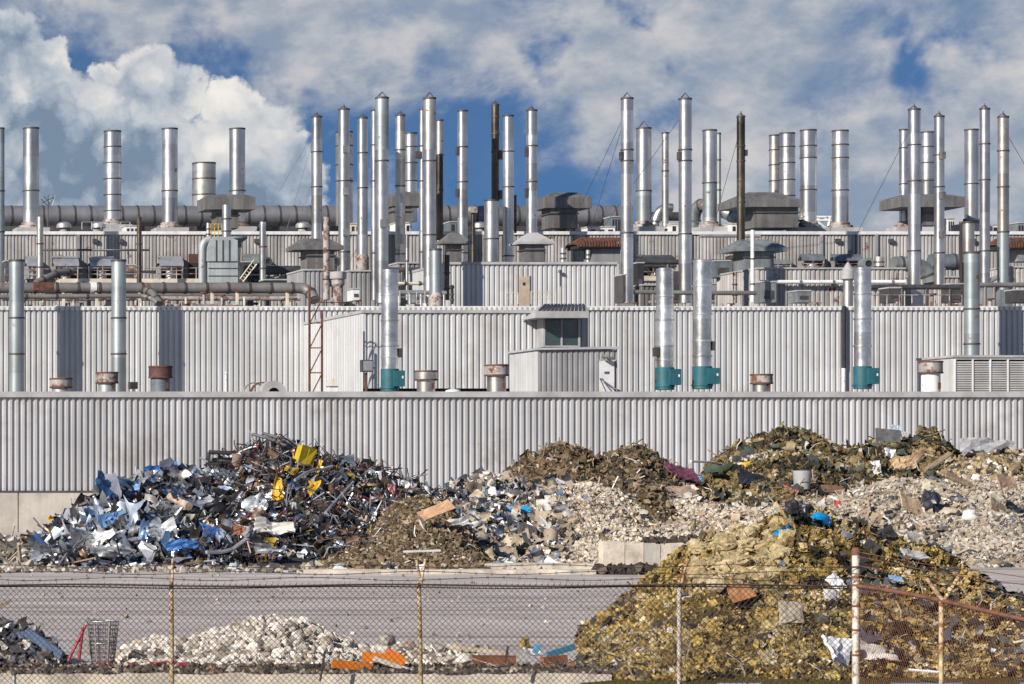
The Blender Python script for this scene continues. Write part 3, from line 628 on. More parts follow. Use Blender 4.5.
# ------------------------------------------------------------------ hoods
def hood(px0,px1,yt,ye,yb,Y,n0,n1,nb,label,m_='hood',inset=.28,nm=None,rest=None,depth=None):
    """yt top, ye eave top, yb underside; neck n0..n1 down to nb"""
    xa, xb = X(px0,Y), X(px1,Y); dp = (depth or .75)*(xb-xa)/2; i = inset*(xb-xa)
    r = thing('exhaust_hood',label,'hood',P((px0+px1)/2,nb,Y),'exhaust hoods on the roofs')
    zt, ze, zb = Z(yt,Y), Z(ye,Y), Z(yb,Y); b = MB()
    b.hexa([(xa,Y-dp,zb),(xb,Y-dp,zb),(xb,Y+dp,zb),(xa,Y+dp,zb),(xa,Y-dp,ze),(xb,Y-dp,ze),(xb,Y+dp,ze),(xa,Y+dp,ze)])
    if zt-ze > .05:
        e = .02; b.hexa([(xa+e,Y-dp+e,ze+.004),(xb-e,Y-dp+e,ze+.004),(xb-e,Y+dp-e,ze+.004),(xa+e,Y+dp-e,ze+.004),(xa+i,Y-dp*.35,zt),(xb-i,Y-dp*.35,zt),(xb-i,Y+dp*.35,zt),(xa+i,Y+dp*.35,zt)])
    b.build('cap',m_,r)
    na, nn = X(n0,Y), X(n1,Y); nd = min(dp*.8,(nn-na)/2)
    MB().box((na,Y-nd,Z(nb,Y)),(nn,Y+nd,zb-.003)).build('neck',nm or m_,r)
    MB().box((na-.12,Y-nd-.12,zb-.5),(nn+.12,Y+nd+.12,zb-.4)).build('collar','steel',r)
    return r
hood(201,251,195,199,211,262,214,236,229,'flat dark slab hood before the thick stack at the left',inset=.15)
hood(389,421,192,197,207,264,391,409,229,'dark slab hood half hidden behind slim stacks in the middle group',inset=.2)
hood(539,586,193,199,209.5,264,546,573,229,'flared dark hood on the upper roof left of the tall pair',inset=.25)
hood(727,792,193,202,209,264,747,790,229,'large flared dark hood under the touching pair of stacks',inset=.28)
hood(890,954,195,199,209,266,919,936,226,'dark slab hood behind the slim stacks of the right cluster',inset=.18)
hood(290,339,239,247,251,236,304,331,271,'wide dark sloping hood with a slim stack coming out',inset=.24)
hood(438,469,233,243,244.5,240,448,460,262,'pitched dark hood beside the tall right twin stack',inset=.38)
hood(513.5,551,233,243,245,240,522,541,262,'pitched pale grey hood above the rooftop block with the tan door','trim_grey',inset=.40,nm='hood')
hood(726,780,240,249,252.5,238,739,768,302,'wide bluish grey sloping hood above the thin white standpipe','hood_blue',inset=.25)
hood(1040,1075,240,247,251,238,1046,1068,270,'grey sloping hood past the right edge of the roof',inset=.25) if False else None
def rust_hood(px0,px1,yt,yb,Y,n0,n1,nb,label):
    xa, xb = X(px0,Y), X(px1,Y); r = thing('rusted_hood',label,'hood',P((n0+n1)/2,nb,Y)); b = MB(); h = Z(yt,Y)-Z(yb,Y)
    n = int((xb-xa)/.22); a = np.linspace(0,math.pi,10)
    for i in range(n):
        x0 = xa+(xb-xa)*i/n; x1 = x0+(xb-xa)/n*.72; tap = min(1,.45+i/6.)
        pr = np.column_stack([np.full(10,0),Y-1.6*np.cos(a),Z(yb,Y)+h*tap*np.sin(a)**.6])
        A = pr+np.array((x0,0,0)); B = pr+np.array((x1,0,0)); q = np.arange(9)
        b.add(np.concatenate([A,B]),np.stack([q,q+1,q+11,q+10],1))
        C = A*np.array((1,1,1))-np.array((0,0,.12)); 
        b.add(np.concatenate([A,C]),np.stack([q,q+1,q+11,q+10],1)); D = B-np.array((0,0,.12)); b.add(np.concatenate([B,D]),np.stack([q,q+1,q+11,q+10],1))
    b.build('ribbed_cover','rusty',r)
    MB().box((xa+.2,Y-1.5,Z(yb,Y)-.12),(xb-.1,Y+1.5,Z(yb,Y)+h*.3)).build('core','dark',r)
    MB().box((X(n0,Y),Y-1,Z(nb,Y)),(X(n1,Y),Y+1,Z(yb,Y)-.13)).build('neck','siding_grey',r)
rust_hood(571,623,237.5,248,244,588,616,264,'dark red rusted ribbed hood left of the very tall thick stack')
rust_hood(990,1050,237.5,249,250,1012,1040,262,'dark red rusted ribbed hood at the right edge')
rust_hood(948+40,1004,241,247,254,990,996,262,'small rusted hood behind the slim stacks at the far right') if False else None
# curved intake covers along the upper wall
def intake(px0,px1,yt,yb,Y,label,m_='steel_light',rails=True):
    xa, xb = X(px0,Y), X(px1,Y); zt, zb = Z(yt,Y), Z(yb,Y); rr = min(2.2,(zt-zb)*.75)
    r = thing('intake_hood',label,'intake',P((px0+px1)/2,yb,Y),'curved intake hoods along the upper wall'); b = MB()
    a = np.linspace(0,math.pi/2,9); pr = np.column_stack([np.zeros(9),Y-rr*np.sin(a),zt-rr*.62+rr*.62*np.cos(a)]); q = np.arange(8)
    A = pr+np.array((xa,0,0)); B = pr+np.array((xb,0,0)); b.add(np.concatenate([A,B]),np.stack([q,q+1,q+10,q+9],1),smooth=True)
    in_ = np.array((0,.06,-.06)); b.add(np.concatenate([A+in_,B+in_]),np.stack([q,q+1,q+10,q+9],1),smooth=True)
    b.build('curved_cover',m_,r); zz = zt-rr*.62
    MB().box((xa,Y-rr*.9,zb),(xa+.06,Y,zz)).build('side_plate','siding_grey',r); MB().box((xb-.06,Y-rr*.9,zb),(xb,Y,zz)).build('side_plate','siding_grey',r)
    MB().box((xa+.07,Y-rr*.35,zb),(xb-.07,Y-.05,zz+.3)).build('opening','dark',r)
    f_ = MB(); k = max(2,int((xb-xa)/.9))
    for i in range(k+1):
        x0 = xa+.1+(xb-xa-.2)*i/k; f_.box((x0-.05,Y-rr*.97,zb),(x0+.05,Y-rr*.97+.08,zz))
    for u in (.3,.62): f_.box((xa+.07,Y-rr*.99,zb+(zz-zb)*u),(xb-.07,Y-rr*.99+.05,zb+(zz-zb)*u+.07))
    f_.build('front_frame','rust_paint',r)
    mt = MB().lathe(((xa+xb)/2,Y-rr*.6,zb),[(.45,0),(.45,(zz-zb)*.6),(.25,(zz-zb)*.75),(0,(zz-zb)*.78)],14).build('fan_motor','steel_light',r)
yw = 259.8
intake(24,35,256,280,yw,'curved intake hood at the far left end of the wall')
intake(51,76,256,280,yw,'curved silver intake hood left of the pilaster','steel_light')
intake(87,112,256,280,yw,'curved silver intake hood right of the pilaster','steel_light')
intake(156,180,256,280,yw,'silver intake hood beside the red wall panel')
intake(241,262,254,276,yw,'dim curved intake hood right of the dust collector','hood_blue')
intake(634,669,255,283,254,'large dark domed intake hood between the very tall stacks','steel')
intake(797,820,254,270,yw,'curved dark intake hood left of its twin at the right','blue_grey')
intake(829,857,254,270,yw,'curved dark intake hood nearest the white cowl','blue_grey')
intake(748,789,260,270,yw,'low dark domed intake hood behind the bluish hood','hood_blue')
# big ducts at the right cluster and machines
def bigtube(pts,rr,label,m_,name='duct',rings=0,cat='duct'):
    c = np.mean(np.array(pts),0); r = thing(name,label,cat,tuple(c)); MB().tube(pts,rr,n=20).build('pipe',m_,r)
    pts = np.array(pts,float); seg = np.linalg.norm(np.diff(pts,axis=0),axis=1); L = seg.sum()
    for i in range(rings):
        s_ = L*(i+.5)/rings; k = 0
        while s_ > seg[k] and k < len(seg)-1: s_ -= seg[k]; k += 1
        d_ = (pts[k+1]-pts[k])/seg[k]; p = pts[k]+d_*s_; MB().tube([p-d_*.08,p+d_*.08],rr+.045,n=20).build('joint_band','band',r)
    return r
def curve(a, c, b, n=8):
    a, b, c = map(np.array, (a, b, c)); return [tuple((1-u)**2*a+2*u*(1-u)*c+u*u*b) for u in np.linspace(0,1,n)]
YG = 280
for q0, q1, lab, k in ((-60,349,'long big horizontal duct running behind the left stacks',26),(440,620,'big horizontal duct behind the middle stacks and flared hood',13)):
    r = bigtube([P(q0,216,YG),P(q1,216,YG)],M(10.3,YG),lab,'bigduct',rings=k)
bigtube([P(q,216.5,YG) for q in (642,655,672,690)],M(4.5,YG),'thin dark duct at the far roof between two stacks','steel',rings=3)
bigtube(curve(P(655,230,272),P(655,205,272),P(672,208,272)),M(4.5,272),'bright bent duct elbow beside the slim plain stack','galv',rings=2)
bigtube(curve(P(694,230,276),P(690,196,276),P(716,208,274))+[P(740,219,272)],M(6.5,276),'bright thick duct bending down behind a grey lower stack','galv_blue',rings=4)
bigtube([P(893,264,246),P(906,264,246)]+curve(P(906,264,246),P(928,264,246),P(930,282,246)),M(7.5,246),'pale bluish duct elbow behind the right cluster','hood_blue',rings=3)
bigtube([P(930,262,248),P(961,262,248)],M(8,248),'dark horizontal drum duct behind the slim stacks at the right','blue_grey',rings=2)
bigtube([P(972,290,236),P(1000,276,236)],M(2.5,236),'thin grey inclined pipe between the last stacks','steel_light')
rduct = bigtube([P(-40,288,212),P(298,288,212)]+curve(P(298,288,212),P(311,288,212),P(314,300,211)),M(5.4,212),'long dark round duct along the second roof at the left','duct','pipe',rings=17,cat='pipe')
bigtube([P(36,283,213),P(58,273,214),P(73,271.5,215)],M(3.6,213),'short dark branch pipe climbing from the long duct','duct','pipe',rings=3,cat='pipe')
bigtube([P(-20,297,208),P(118,296,208),P(138,296,208)]+curve(P(140,296,208),P(150,296,208),P(158,303,207)),M(2.4,208),'thin dark pipe lying under the long round duct','duct','pipe',rings=6,cat='pipe')
bigtube([P(144,291,211)]+curve(P(148,291,211),P(154,292,210),P(160,304,209)),M(3.6,211),'dark bent branch pipe dropping from the long duct','duct','pipe',rings=2,cat='pipe')
bigtube([P(398,283.5,226),P(427,283.5,226)],M(1.6,226),'pale horizontal pipe between the twin stacks','cream','pipe',rings=2,cat='pipe')
for i, q in enumerate((62,95,138,210,235,285)):
    o = thing('pipe_support','short pale post holding up the long dark duct','support',P(q,304,211),'posts under the long dark duct'); MB().box((X(q-1.1,211),210.2,RB),(X(q+1.1,211),210.5,Z(292.5,211))).build('post','cream',o); MB().box((X(q-2.2,211),210.0,Z(292.6,211)),(X(q+2.2,211),210.6,Z(291.4,211))).build('saddle','rusty',o)
MB().tube([P(90,288,212),P(96,288,212)],M(6.1,212),n=20).build('patch_sleeve','trim',rduct)
MB().box((X(32,211),210.1,Z(291,211)),(X(52,211),210.6,Z(283,211))).build('saddle_plate','rusty',rduct)
# beams and supports below the big duct
r = thing('pipe_rack','long dark beam on short posts carrying the big horizontal duct','rack',P(200,229,276))
MB().box((X(-60,276),275.6,Z(231,276)),(X(349,276),276.4,Z(226.5,276))).build('beam','steel',r)
for q in range(-50,345,36): MB().box((X(q,276)-.15,275.7,U),(X(q,276)+.15,276.3,Z(231.05,276))).build('post','steel',r)
r = thing('pipe_rack','dark beam carrying the big duct behind the flared hood','rack',P(530,229,276))
MB().box((X(440,276),275.6,Z(231,276)),(X(622,276),276.4,Z(226.5,276))).build('beam','steel',r)
for q in range(450,620,24): MB().box((X(q,276)-.15,275.7,U),(X(q,276)+.15,276.3,Z(231.05,276))).build('post','steel',r)
# domed vents on the upper roof
for q, lab in ((64,'small domed silver vent on the upper roof right of the second stack'),(98.5,'small domed vent beside the five banded stack'),(303,'small domed vent left of the hood stack'),(571,'small domed vent right of the flared dark hood'),(188-10+280+22,'small domed vent behind the wide stub stack')):
    Yv = 264; r = thing('roof_vent',lab,'vent',P(q,230,Yv),'domed vents on the upper roof')
    MB().lathe((X(q,Yv),Yv,U),[(.42,0),(.42,Z(228,Yv)-U)],16).build('neck','rust_paint',r)
    MB().lathe((X(q,Yv),Yv,Z(228,Yv)),[(.66,0),(.66,.22),(.6,.36),(.38,.5),(0,.56)],16).build('dome','steel_light',r)
# antenna, dish frame, rack with white panels
r = thing('antenna','thin spiky antenna on the upper roof right of the second stack','antenna',P(48,206,274)); b = MB()
b.tube([P(48,228,274),P(48,195,274)],.05,n=6)
for a_, c_ in (((41,199),(48,206)),((44,196),(50,204)),((55,196),(48,207)),((42,203),(54,197)),((52,206),(55,195.5))): b.segs([P(*a_,274)],[P(*c_,274)],.04)
b.build('mast','steel',r)
r = thing('roof_frame','white steel frame with a ring wheel between two thick stacks at the right','frame',P(824,229,272)); b = MB()
for a_, c_ in (((773,217),(800,217)),((773,220.5),(800,220.5)),((816,217),(831,217)),((816,220.5),(831,220.5)),((830,217),(828,229)),((818,222),(828,230))): b.tube([P(*a_,272),P(*c_,272)],.12,n=6)
b.build('bars','white_paint',r); b = MB(); th = np.linspace(0,2*math.pi,25); c = np.array(P(822,226,272)); b.tube([c+.75*np.array((math.cos(x),0,math.sin(x))) for x in th],.07,n=6,caps=False); b.build('wheel','white_paint',r)
r = thing('fan_unit','round drum fan on the upper roof between hood and touching stacks','fan',P(787,228,268)); MB().lathe(P(786,229,268),[(.7,0),(.7,.5),(1.5,.7),(1.5,1.0),(.55,1.25),(.55,1.9)],18).build('body','galv_worn',r)
for q,yt,w_,h_,Y,m_,lab in ((560,227,9,4,266,'blue_grey','low bluish roof unit left of the domed vent on the upper roof'),(598,227,26,3,262,'trim','long flat white roof unit before the big duct'),(612,217,8,6,270,'blue_grey','dark bluish box beside the very tall thick stack'),(400,223,14,5,263,'white_paint','white roof unit behind the middle stacks'),(455,222,16,6,270,'blue_grey','bluish roof unit between middle stacks'),(735,224,16,7,266,'white_paint','white roof unit under the bent bright duct'),(946,219,6,9,272,'trim','pale ribbed roof unit behind the boxed stack'),(990,225,20,6,270,'trim','low pale roof unit behind the tall bright stack'),(1017,223,9,6,270,'hood_blue','small grey roof unit at the far right'),(676,224,18,7,266,'white_paint','white machine unit between slim stacks on the upper roof'),(350,224,14,9,266,'cream','cream machine unit behind the boxed slim stack'),(130,226,12,5,264,'trim','flat white roof unit right of the banded stack')):
    r = thing('roof_unit',lab,'roof unit',P(q,230,Y)); MB().box((X(q-w_/2,Y),Y-1,U),(X(q+w_/2,Y),Y+1,Z(yt,Y)-.1)).build('casing',m_,r); MB().box((X(q-w_/2,Y)-.06,Y-1.06,Z(yt,Y)-.1),(X(q+w_/2,Y)+.06,Y+1.06,Z(yt,Y))).build('lid','trim_grey',r)
    for i in range(3): MB().box((X(q-w_/2+w_*(i+.2)/3,Y),Y-1.03,U+.3),(X(q-w_/2+w_*(i+.75)/3,Y),Y-1.003,Z(yt,Y)-.3)).build('grille','dark',r)
# dust collector at the left
Yc = 240; r = thing('dust_collector','pale boxy dust collector with rounded shoulders and side ducts','dust collector',P(219,284,Yc))
b = MB(); xa, xb = X(203.5,Yc), X(233.5,Yc); zs = Z(262.5,Yc); th = np.linspace(0,1,7)
prof = [(xa,zs)]+[(xa+(xb-xa)*.28*(1-math.cos(u*math.pi/2)), zs+(Z(238,Yc)-zs)*(.35+.65*math.sin(u*math.pi/2))) for u in th]+[(xb-(xb-xa)*.12*(1-math.sin(u*math.pi/2)), zs+(Z(238.5,Yc)-zs)*(.9+.1*math.cos(u*math.pi/2))) for u in th]+[(xb,zs)]
n = len(prof); V = [(x,Yc-1.5,z) for x,z in prof]+[(x,Yc+1.5,z) for x,z in prof]; i = np.arange(n)
b.add(V,np.stack([i,(i+1)%n,(i+1)%n+n,i+n],1)); b.add(V,[(0,k,k+1,k+1) for k in range(1,n-1)][:0] or [(0,1,2,3)][:0] or np.zeros((0,4),int)) if False else None
b.add(V[:n],np.array([(0,k,k+1) for k in range(1,n-1)])); b.build('upper_casing','collector',r)
for q in (212,218.5,225): MB().box((X(q,Yc)-.035,Yc-1.56,zs),(X(q,Yc)+.035,Yc-1.505,Z(241.5,Yc))).build('rib','steel',r)
MB().box((X(204.5,Yc),Yc-1.5,RB),(xb,Yc+1.5,zs-.06)).build('lower_casing','collector',r)
for y_ in (263,269.5,277): MB().box((X(204,Yc),Yc-1.57,Z(y_+.25,Yc)),(xb+.05,Yc-1.503,Z(y_-.25,Yc))).build('seam','steel',r)
MB().tube([P(202,283,Yc-1),P(202,252,Yc-1)]+curve(P(202,250,Yc-1),P(202,241,Yc-1),P(210,239,Yc-1)),.28,n=12).build('side_duct','collector',r)
MB().tube([P(238,240,Yc-1),P(237,268,Yc-1),P(229,280,Yc-1),P(229,284,Yc-1)],.25,n=10).build('side_duct','steel_light',r)
MB().lathe(P(238,240,Yc-1),[(.3,-.6),(.3,-.2),(.75,.1),(.75,.25),(0,.3)],12).build('fan_cap','blue_grey',r)
r = thing('ladder','thin inclined pale stair ladder right of the dust collector','ladder',P(246,283,238)); b = MB()
b.segs([P(240,279,238),P(243,282,238)],[P(254,260,238),P(257,264,238)],.06)
for i in range(7): b.segs([P(241+2*i,279-2.7*i,238)],[P(244+2*i,281-2.6*i,238)],.04)
b.build('rails','cream',r)
# machines under the middle group
def machine(px0,px1,yt,yb,Y,m_,label,name='machine_box',cat='machine',det=True):
    r = thing(name,label,cat,P((px0+px1)/2,yb,Y)); xa, xb = X(px0,Y), X(px1,Y)
    MB().box((xa,Y-.8,Z(yb,Y)),(xb,Y+.8,Z(yt,Y))).build('casing',m_,r)
    if det:
        MB().box((xa-.05,Y-.86,Z(yt,Y)),(xb+.05,Y+.86,Z(yt,Y)+.1)).build('lid','trim_grey',r)
        MB().box((xa+.15*(xb-xa),Y-.85,Z(yb,Y)+.25),(xb-.2*(xb-xa),Y-.803,Z(yb,Y)+(Z(yt,Y)-Z(yb,Y))*.6)).build('panel','steel',r)
    return r
machine(350,356.5,290,301,218,'trim','small pale control cabinet between the stacks','control_cabinet','cabinet')
machine(711,728,262,278,240,'blue_grey','dark bluish machine box behind the brightest teal based stack')
machine(700,728,285,303,246,'siding_grey','grey machine casing at the foot of the thick stack')
machine(758,772,283,303,226,'hood_blue','bluish cabinet behind the thin white standpipe','control_cabinet','cabinet')
machine(398,408,286,303,228,'dark','black machine box between teal based stack and twin')
machine(411,421,292,303,221,'steel_light','small silver motor unit beside the tall right twin')
machine(545,556,258.5,262,228,'plaque_blue','low blue tarpaulin bundle on the rooftop block')if False else None
machine(619,622,276,303,222,'steel','narrow dark cabinet at the right end of the rooftop block','control_cabinet','cabinet')
machine(669,675,272,303,232,'steel','dark cabinet left of the dented stack','control_cabinet','cabinet')
machine(928,940,270,300,247,'blue_grey','bluish machine casing under the drum duct at the right')
machine(262,272,277,284,240,'teal','small dark teal cabinet near the pale standpipe','control_cabinet','cabinet')
machine(250,262,276,285,241,'dark','black cabinet right of the inclined ladder','control_cabinet','cabinet')
Yg = 222
r = thing('ribbed_tank','pale drum tank on a dark leg left of the tall twin','tank',P(338,300,Yg)); MB().lathe((X(338,Yg),Yg,0),[(M(8,Yg),Z(279,Yg)),(M(8.3,Yg),Z(277,Yg)),(M(8.3,Yg),Z(272,Yg)),(0,Z(271,Yg))],20).build('drum','trim_grey',r); MB().lathe((X(338,Yg),Yg,0),[(M(5,Yg),RB),(M(5,Yg),Z(287,Yg)),(M(6.5,Yg),Z(284,Yg)),(M(6.5,Yg),Z(279.1,Yg))],20).build('leg','rust_paint',r)
r = thing('cowl_vent','pale pyramid cowl on a stubby pipe beside the teal based stack at the right','vent',P(848,302,216)); MB().lathe((X(848,216),216,0),[(M(5,216),RB),(M(4.5,216),Z(281,216)),(M(6,216),Z(279,216))],18).build('neck','galv_worn',r); MB().lathe((X(848,216),216,0),[(M(6.5,216),Z(279,216)),(M(6.8,216),Z(271,216)),(M(5.5,216),Z(270,216)),(M(1,216),Z(262.5,216)),(0,Z(262.2,216))],18).build('cowl','trim_grey',r)
for q,yc,rr,Y,lab in ((866,264,6,240,'round silver fan drum behind the teal based stack at the right'),(266.5,262,4.5,246,'round dark fan casing beside the pale standpipe'),(334,262,5,243,'round dark fan casing under the sloping hood')):
    r = thing('fan_casing',lab,'fan',P(q,yc+rr,Y)); b = MB(); b.lathe(P(q,yc,Y),[(M(rr,Y)*.55,-.5),(M(rr,Y),-.5),(M(rr,Y),.5),(0,.5)],20,axis='y'); b.build('casing','steel' if q<400 else 'hood_blue',r); MB().lathe(P(q,yc,Y),[(0,-.42),(M(rr,Y)*.5,-.42),(M(rr,Y)*.54,-.5)],20,axis='y').build('opening','dark',r)
    MB().box((X(q-2,Y),Y-.4,RB),(X(q+2,Y),Y+.4,Z(yc+rr*.9,Y))).build('stand','steel',r)
# small clutter along the second roof edge: valves and junction boxes
rc = random.Random(5); proto = thing('junction_box','small dull junction box with a stub pipe by the second roof edge','junction box',(0,0,0),'junction boxes and valves along the second roof')
c1_ = MB().box((-.22,-.2,0),(.22,.2,.55)).build('case','rust_paint',proto); c2_ = MB().tube([(-.1,-.25,.2),(.55,-.25,.2),(.55,-.25,.8)],.07,n=8).build('stub_pipe','cream',proto)
proto2 = thing('valve','small rusty hand wheel valve by the second roof edge','valve',(0,0,0),'junction boxes and valves along the second roof')
v1 = MB().tube([(-.7,0,.35),(.7,0,.35)],.11,n=8).tube([(0,0,0),(0,0,.9)],.08,n=8).build('body','rust_paint',proto2); v2 = MB().lathe((0,0,.9),[(.15,-.03),(.19,-.03),(.19,.03),(.15,.03),(.15,-.03)],12).build('hand_wheel','rusty',proto2)
def dup(root, loc, rz, s_=1.):
    c = root.copy(); COL.objects.link(c); c.location = loc; c.rotation_euler = (0,0,rz); c.scale = (s_,s_,s_)
    for ch in root.children:
        d_ = ch.copy(); COL.objects.link(d_); d_.parent = c
    return c
spots = [(q, rc.uniform(207.5,212)) for q in (8,30,47,66,82,101,131,168,176,186,196,204,214,222,232,243,254,268,281,294,300)]+[(q, rc.uniform(213,220)) for q in (332,346,358,366,402,414,424,444,636,652,664,716,731,762,782,797,806,822,838,884,897,921,932,948,990)]
protos = (proto, proto2)
for i, (q, y_) in enumerate(spots):
    p = protos[i % 2]; c = p if i < 2 else dup(p, (0,0,0), 0)
    c.location = (X(q,y_), y_, RB); c.rotation_euler = (0,0,rc.uniform(-.6,.6)); k = rc.uniform(.7,1.6); c.scale = (k,k,k*rc.uniform(.8,1.3))
# pipe runs, ducts and dark gear between the stacks
def run(pts, rr, label, m_, risers=(), name='pipe_run', cat='pipe'):
    r = thing(name,label,cat,tuple(np.mean(np.array(pts),0))); MB().tube(pts,rr,n=10).build('pipe',m_,r)
    for (q,Y) in risers:
        z_ = np.interp(X(q,Y),[p[0] for p in pts],[p[2] for p in pts]); MB().tube([(X(q,Y),Y,RB-.02),(X(q,Y),Y,z_)],rr*.7,n=8).build('riser',m_,r)
    return r
run([P(2,298.5,214),P(300,298.5,214)],.17,'thin rusty pipe run low behind the long dark duct','rust_paint',[(q,214) for q in range(12,300,31)])
run([P(122,294.8,216),P(296,295.2,216)],.28,'dark pipe run with short risers at the back of the left roof','duct',[(q,216) for q in range(132,296,22)])
run([P(244,270,242),P(300,270,242)],.35,'dark pipe run between the collector and the sloping hood','steel',[(q,242) for q in (250,268,288)])
run([P(380,270,236),P(424,270,236)],.22,'dark pipe run behind the left twin stack','steel',[(q,236) for q in (386,402,417)])
run([P(395,292,219),P(446,293,219)],.16,'grey pipe run at the foot of the right twin stack','steel_light',[(q,219) for q in (399,410,421,444)])
run([P(636,262,249),P(700,262,249),P(730,262,249)],.22,'dark pipe run crossing behind the dented stack','steel',[(q,249) for q in (642,668,696,722)])
run([P(634,292,222),P(700,293,222),P(756,293,222)],.17,'thin dark pipe run low between the very tall stacks','duct',[(q,222) for q in (640,653,668,700,716,742)])
run([P(862,287,226),P(960,287,226)],.2,'dark pipe run before the right cluster of stacks','steel',[(q,226) for q in (868,884,902,926,950)])
run([P(976,285,229),P(1040,285,229)],.2,'dark pipe run under the last stacks at the right edge','duct',[(q,229) for q in (985,994,1014)])
run([P(700,236,256),P(760,236,256)],.15,'thin grey pipe run high on the upper wall behind the golden stack','steel_light')
run([P(40,250,258),P(40,250,258+.01),P(150,250,258)],.1,'thin conduit along the upper wall at the left','steel')
machine(4,22,262,281,248,'steel','dark louvred machine box at the far left of the second roof')
machine(120,134,266,281,247,'rust_paint','rust stained machine box behind the second bluish stack')
machine(238,250,263,284,247,'steel','dark machine box right behind the dust collector')
machine(262,300,281,292,236,'dark','long black machine box under the walkway by the hood stack')
machine(380,394,276,303,243,'steel','dark machine casing behind the bright teal based stack')
machine(424,432,266,303,244,'dark','narrow black machine casing between the two right twins')
machine(634,640,264,303,240,'dark','narrow black machine casing right of the very tall stack')
machine(664,682,284,303,243,'steel','dark machine casing between the dome hood and the dented stack')
machine(729,737,256,303,247,'steel','tall dark machine casing left of the bluish hood')
machine(793,806,292,303,224,'hood_blue','small bluish machine box before the weathered rooftop block')
machine(884,896,289,303,222,'steel','small dark machine box left of the boxed slim stack')
machine(946,958,285,303,229,'steel','dark machine box beside the black pipe at the right')
machine(986,997,288,303,238,'blue_grey','bluish machine box between the two last stacks')
machine(1010,1034,291,303,226,'steel','dark long machine box at the right end of the second roof')
rr_ = random.Random(17)
bp = thing('roof_bracket','small dark steel bracket frame standing among the stacks','bracket',(0,0,0),'steel bracket frames among the stacks')
MB().box((-.5,-.05,0),(-.42,.05,1.6)).build('leg','steel',bp); MB().box((.42,-.05,0),(.5,.05,1.6)).build('leg','steel',bp); MB().box((-.7,-.08,1.6),(.7,.08,1.72)).build('crossbar','rust_paint',bp); MB().segs([(-.46,-.06,.1)],[(.46,-.06,1.5)],.03).build('brace','steel',bp)
for i,q in enumerate((18,76,104,150,190,258,277,340,362,392,408,436,640,660,690,722,744,765,812,870,890,930,955,985,1014)):
    y_ = rr_.uniform(228,244); c_ = bp if i == 0 else dup(bp,(0,0,0),0); c_.location = (X(q,y_),y_,RB); c_.rotation_euler = (0,0,rr_.uniform(-.5,.5)); k = rr_.uniform(.8,1.7); c_.scale = (k*.8,1,k)
# ------------------------------------------------------------------ front roof: drum vents and the rest
def drum(px0,px1,yt,ym,label,body='steel_light',bandm='rust_paint',Y=174):
    cx = X((px0+px1)/2,Y); r1 = M(px1-px0,Y)/2; r0 = r1*.80
    r = thing('drum_vent',label,'vent',(cx,Y,FB),'drum vents on the front roof')
    MB().lathe((cx,Y,0),[(r0,FB),(r0,Z(ym,Y))],22).build('neck',body,r)
    MB().lathe((cx,Y,0),[(r0,Z(ym,Y)),(r1,Z(ym,Y)+.02),(r1,Z(yt,Y)),(r1-.06,Z(yt,Y)),(r1-.06,Z(yt,Y)-.3),(0,Z(yt,Y)-.3)],22).build('windband',bandm,r)
    for z_ in (Z(ym,Y)+.04,Z(yt,Y)-.05): MB().lathe((cx,Y,0),[(r1,z_-.04),(r1+.03,z_-.04),(r1+.03,z_+.04),(r1,z_+.04)],22).build('hoop','rusty',r)
    MB().box((cx+r0*.35,Y-r0-.06,FB+.5),(cx+r0*.62,Y-r0*.8,FB+.85)).build('access_plate','rusty',r)
drum(50,72,378,388,'low rusty drum vent first from the left on the front roof')
drum(96,118,372,383.5,'pale rust stained drum vent beside a bluish stack')
drum(149,172,366,378,'tallest dark drum vent with a bluish neck','blue_grey','red_brown')
drum(415,437,370.5,380.5,'weathered drum vent right of a teal based stack','galv_worn','galv_worn')
drum(485,508,364.5,376,'pale drum vent with a very rusty rim near the shed','galv_worn','rust_paint')
drum(751,772,374,384,'low rusty drum vent between teal based stacks','galv_worn','rust_paint')
drum(919.5,942,361,373.5,'white drum vent with orange rust before the air handler','white_paint','rust_paint')
Y = 174.5; r = thing('fan_scroll','pale scroll fan lying on the roof with rusty rings','fan',P(270,394,Y)); cx, cz = X(272,Y), Z(393.5,Y); R_ = M(12.5,Y)
MB().lathe((cx,Y,cz),[(R_*.45,-.5),(R_,-.5),(R_,.5),(0,.5)],24,axis='y').build('scroll','trim_grey',r)
MB().lathe((cx,Y,cz),[(0,-.3),(R_*.45,-.3),(R_*.45,-.5)],24,axis='y').build('inlet','dark',r)
for k in (0,1): MB().lathe((cx-R_*(.6+.45*k),Y+.6+k*.5,cz),[(R_*.85,-.16),(R_*.95,-.16),(R_*.95,.16),(R_*.85,.16)],24,axis='y').build('ring',('rusty','rust_paint')[k],r)
Y = 174; r = thing('floodlight','square floodlight on a brown post beside the teal based stack','floodlight',P(366,392,Y)); MB().box((X(365,Y),Y-.08,FB),(X(367,Y),Y+.08,Z(373,Y))).build('post','rusty',r)
MB().box((X(361,Y),Y-.25,Z(372,Y)),(X(372.5,Y),Y+.25,Z(360,Y))).build('housing','steel',r); MB().box((X(362.2,Y),Y-.28,Z(370.8,Y)),(X(371.3,Y),Y-.252,Z(361.2,Y))).build('lens','steel_light',r)
r = thing('floodlight','small dark floodlight low on the front roof beside a bluish stack','floodlight',P(133,392,Y)); MB().box((X(129,Y),Y-.25,Z(389,Y)),(X(137,Y),Y+.25,Z(382,Y))).build('housing','steel',r); MB().box((X(130,Y),Y-.28,Z(388,Y)),(X(136,Y),Y-.252,Z(383,Y))).build('lens','dark',r); MB().box((X(132.5,Y),Y-.05,FB),(X(133.5,Y),Y+.05,Z(389,Y))).build('post','steel',r)
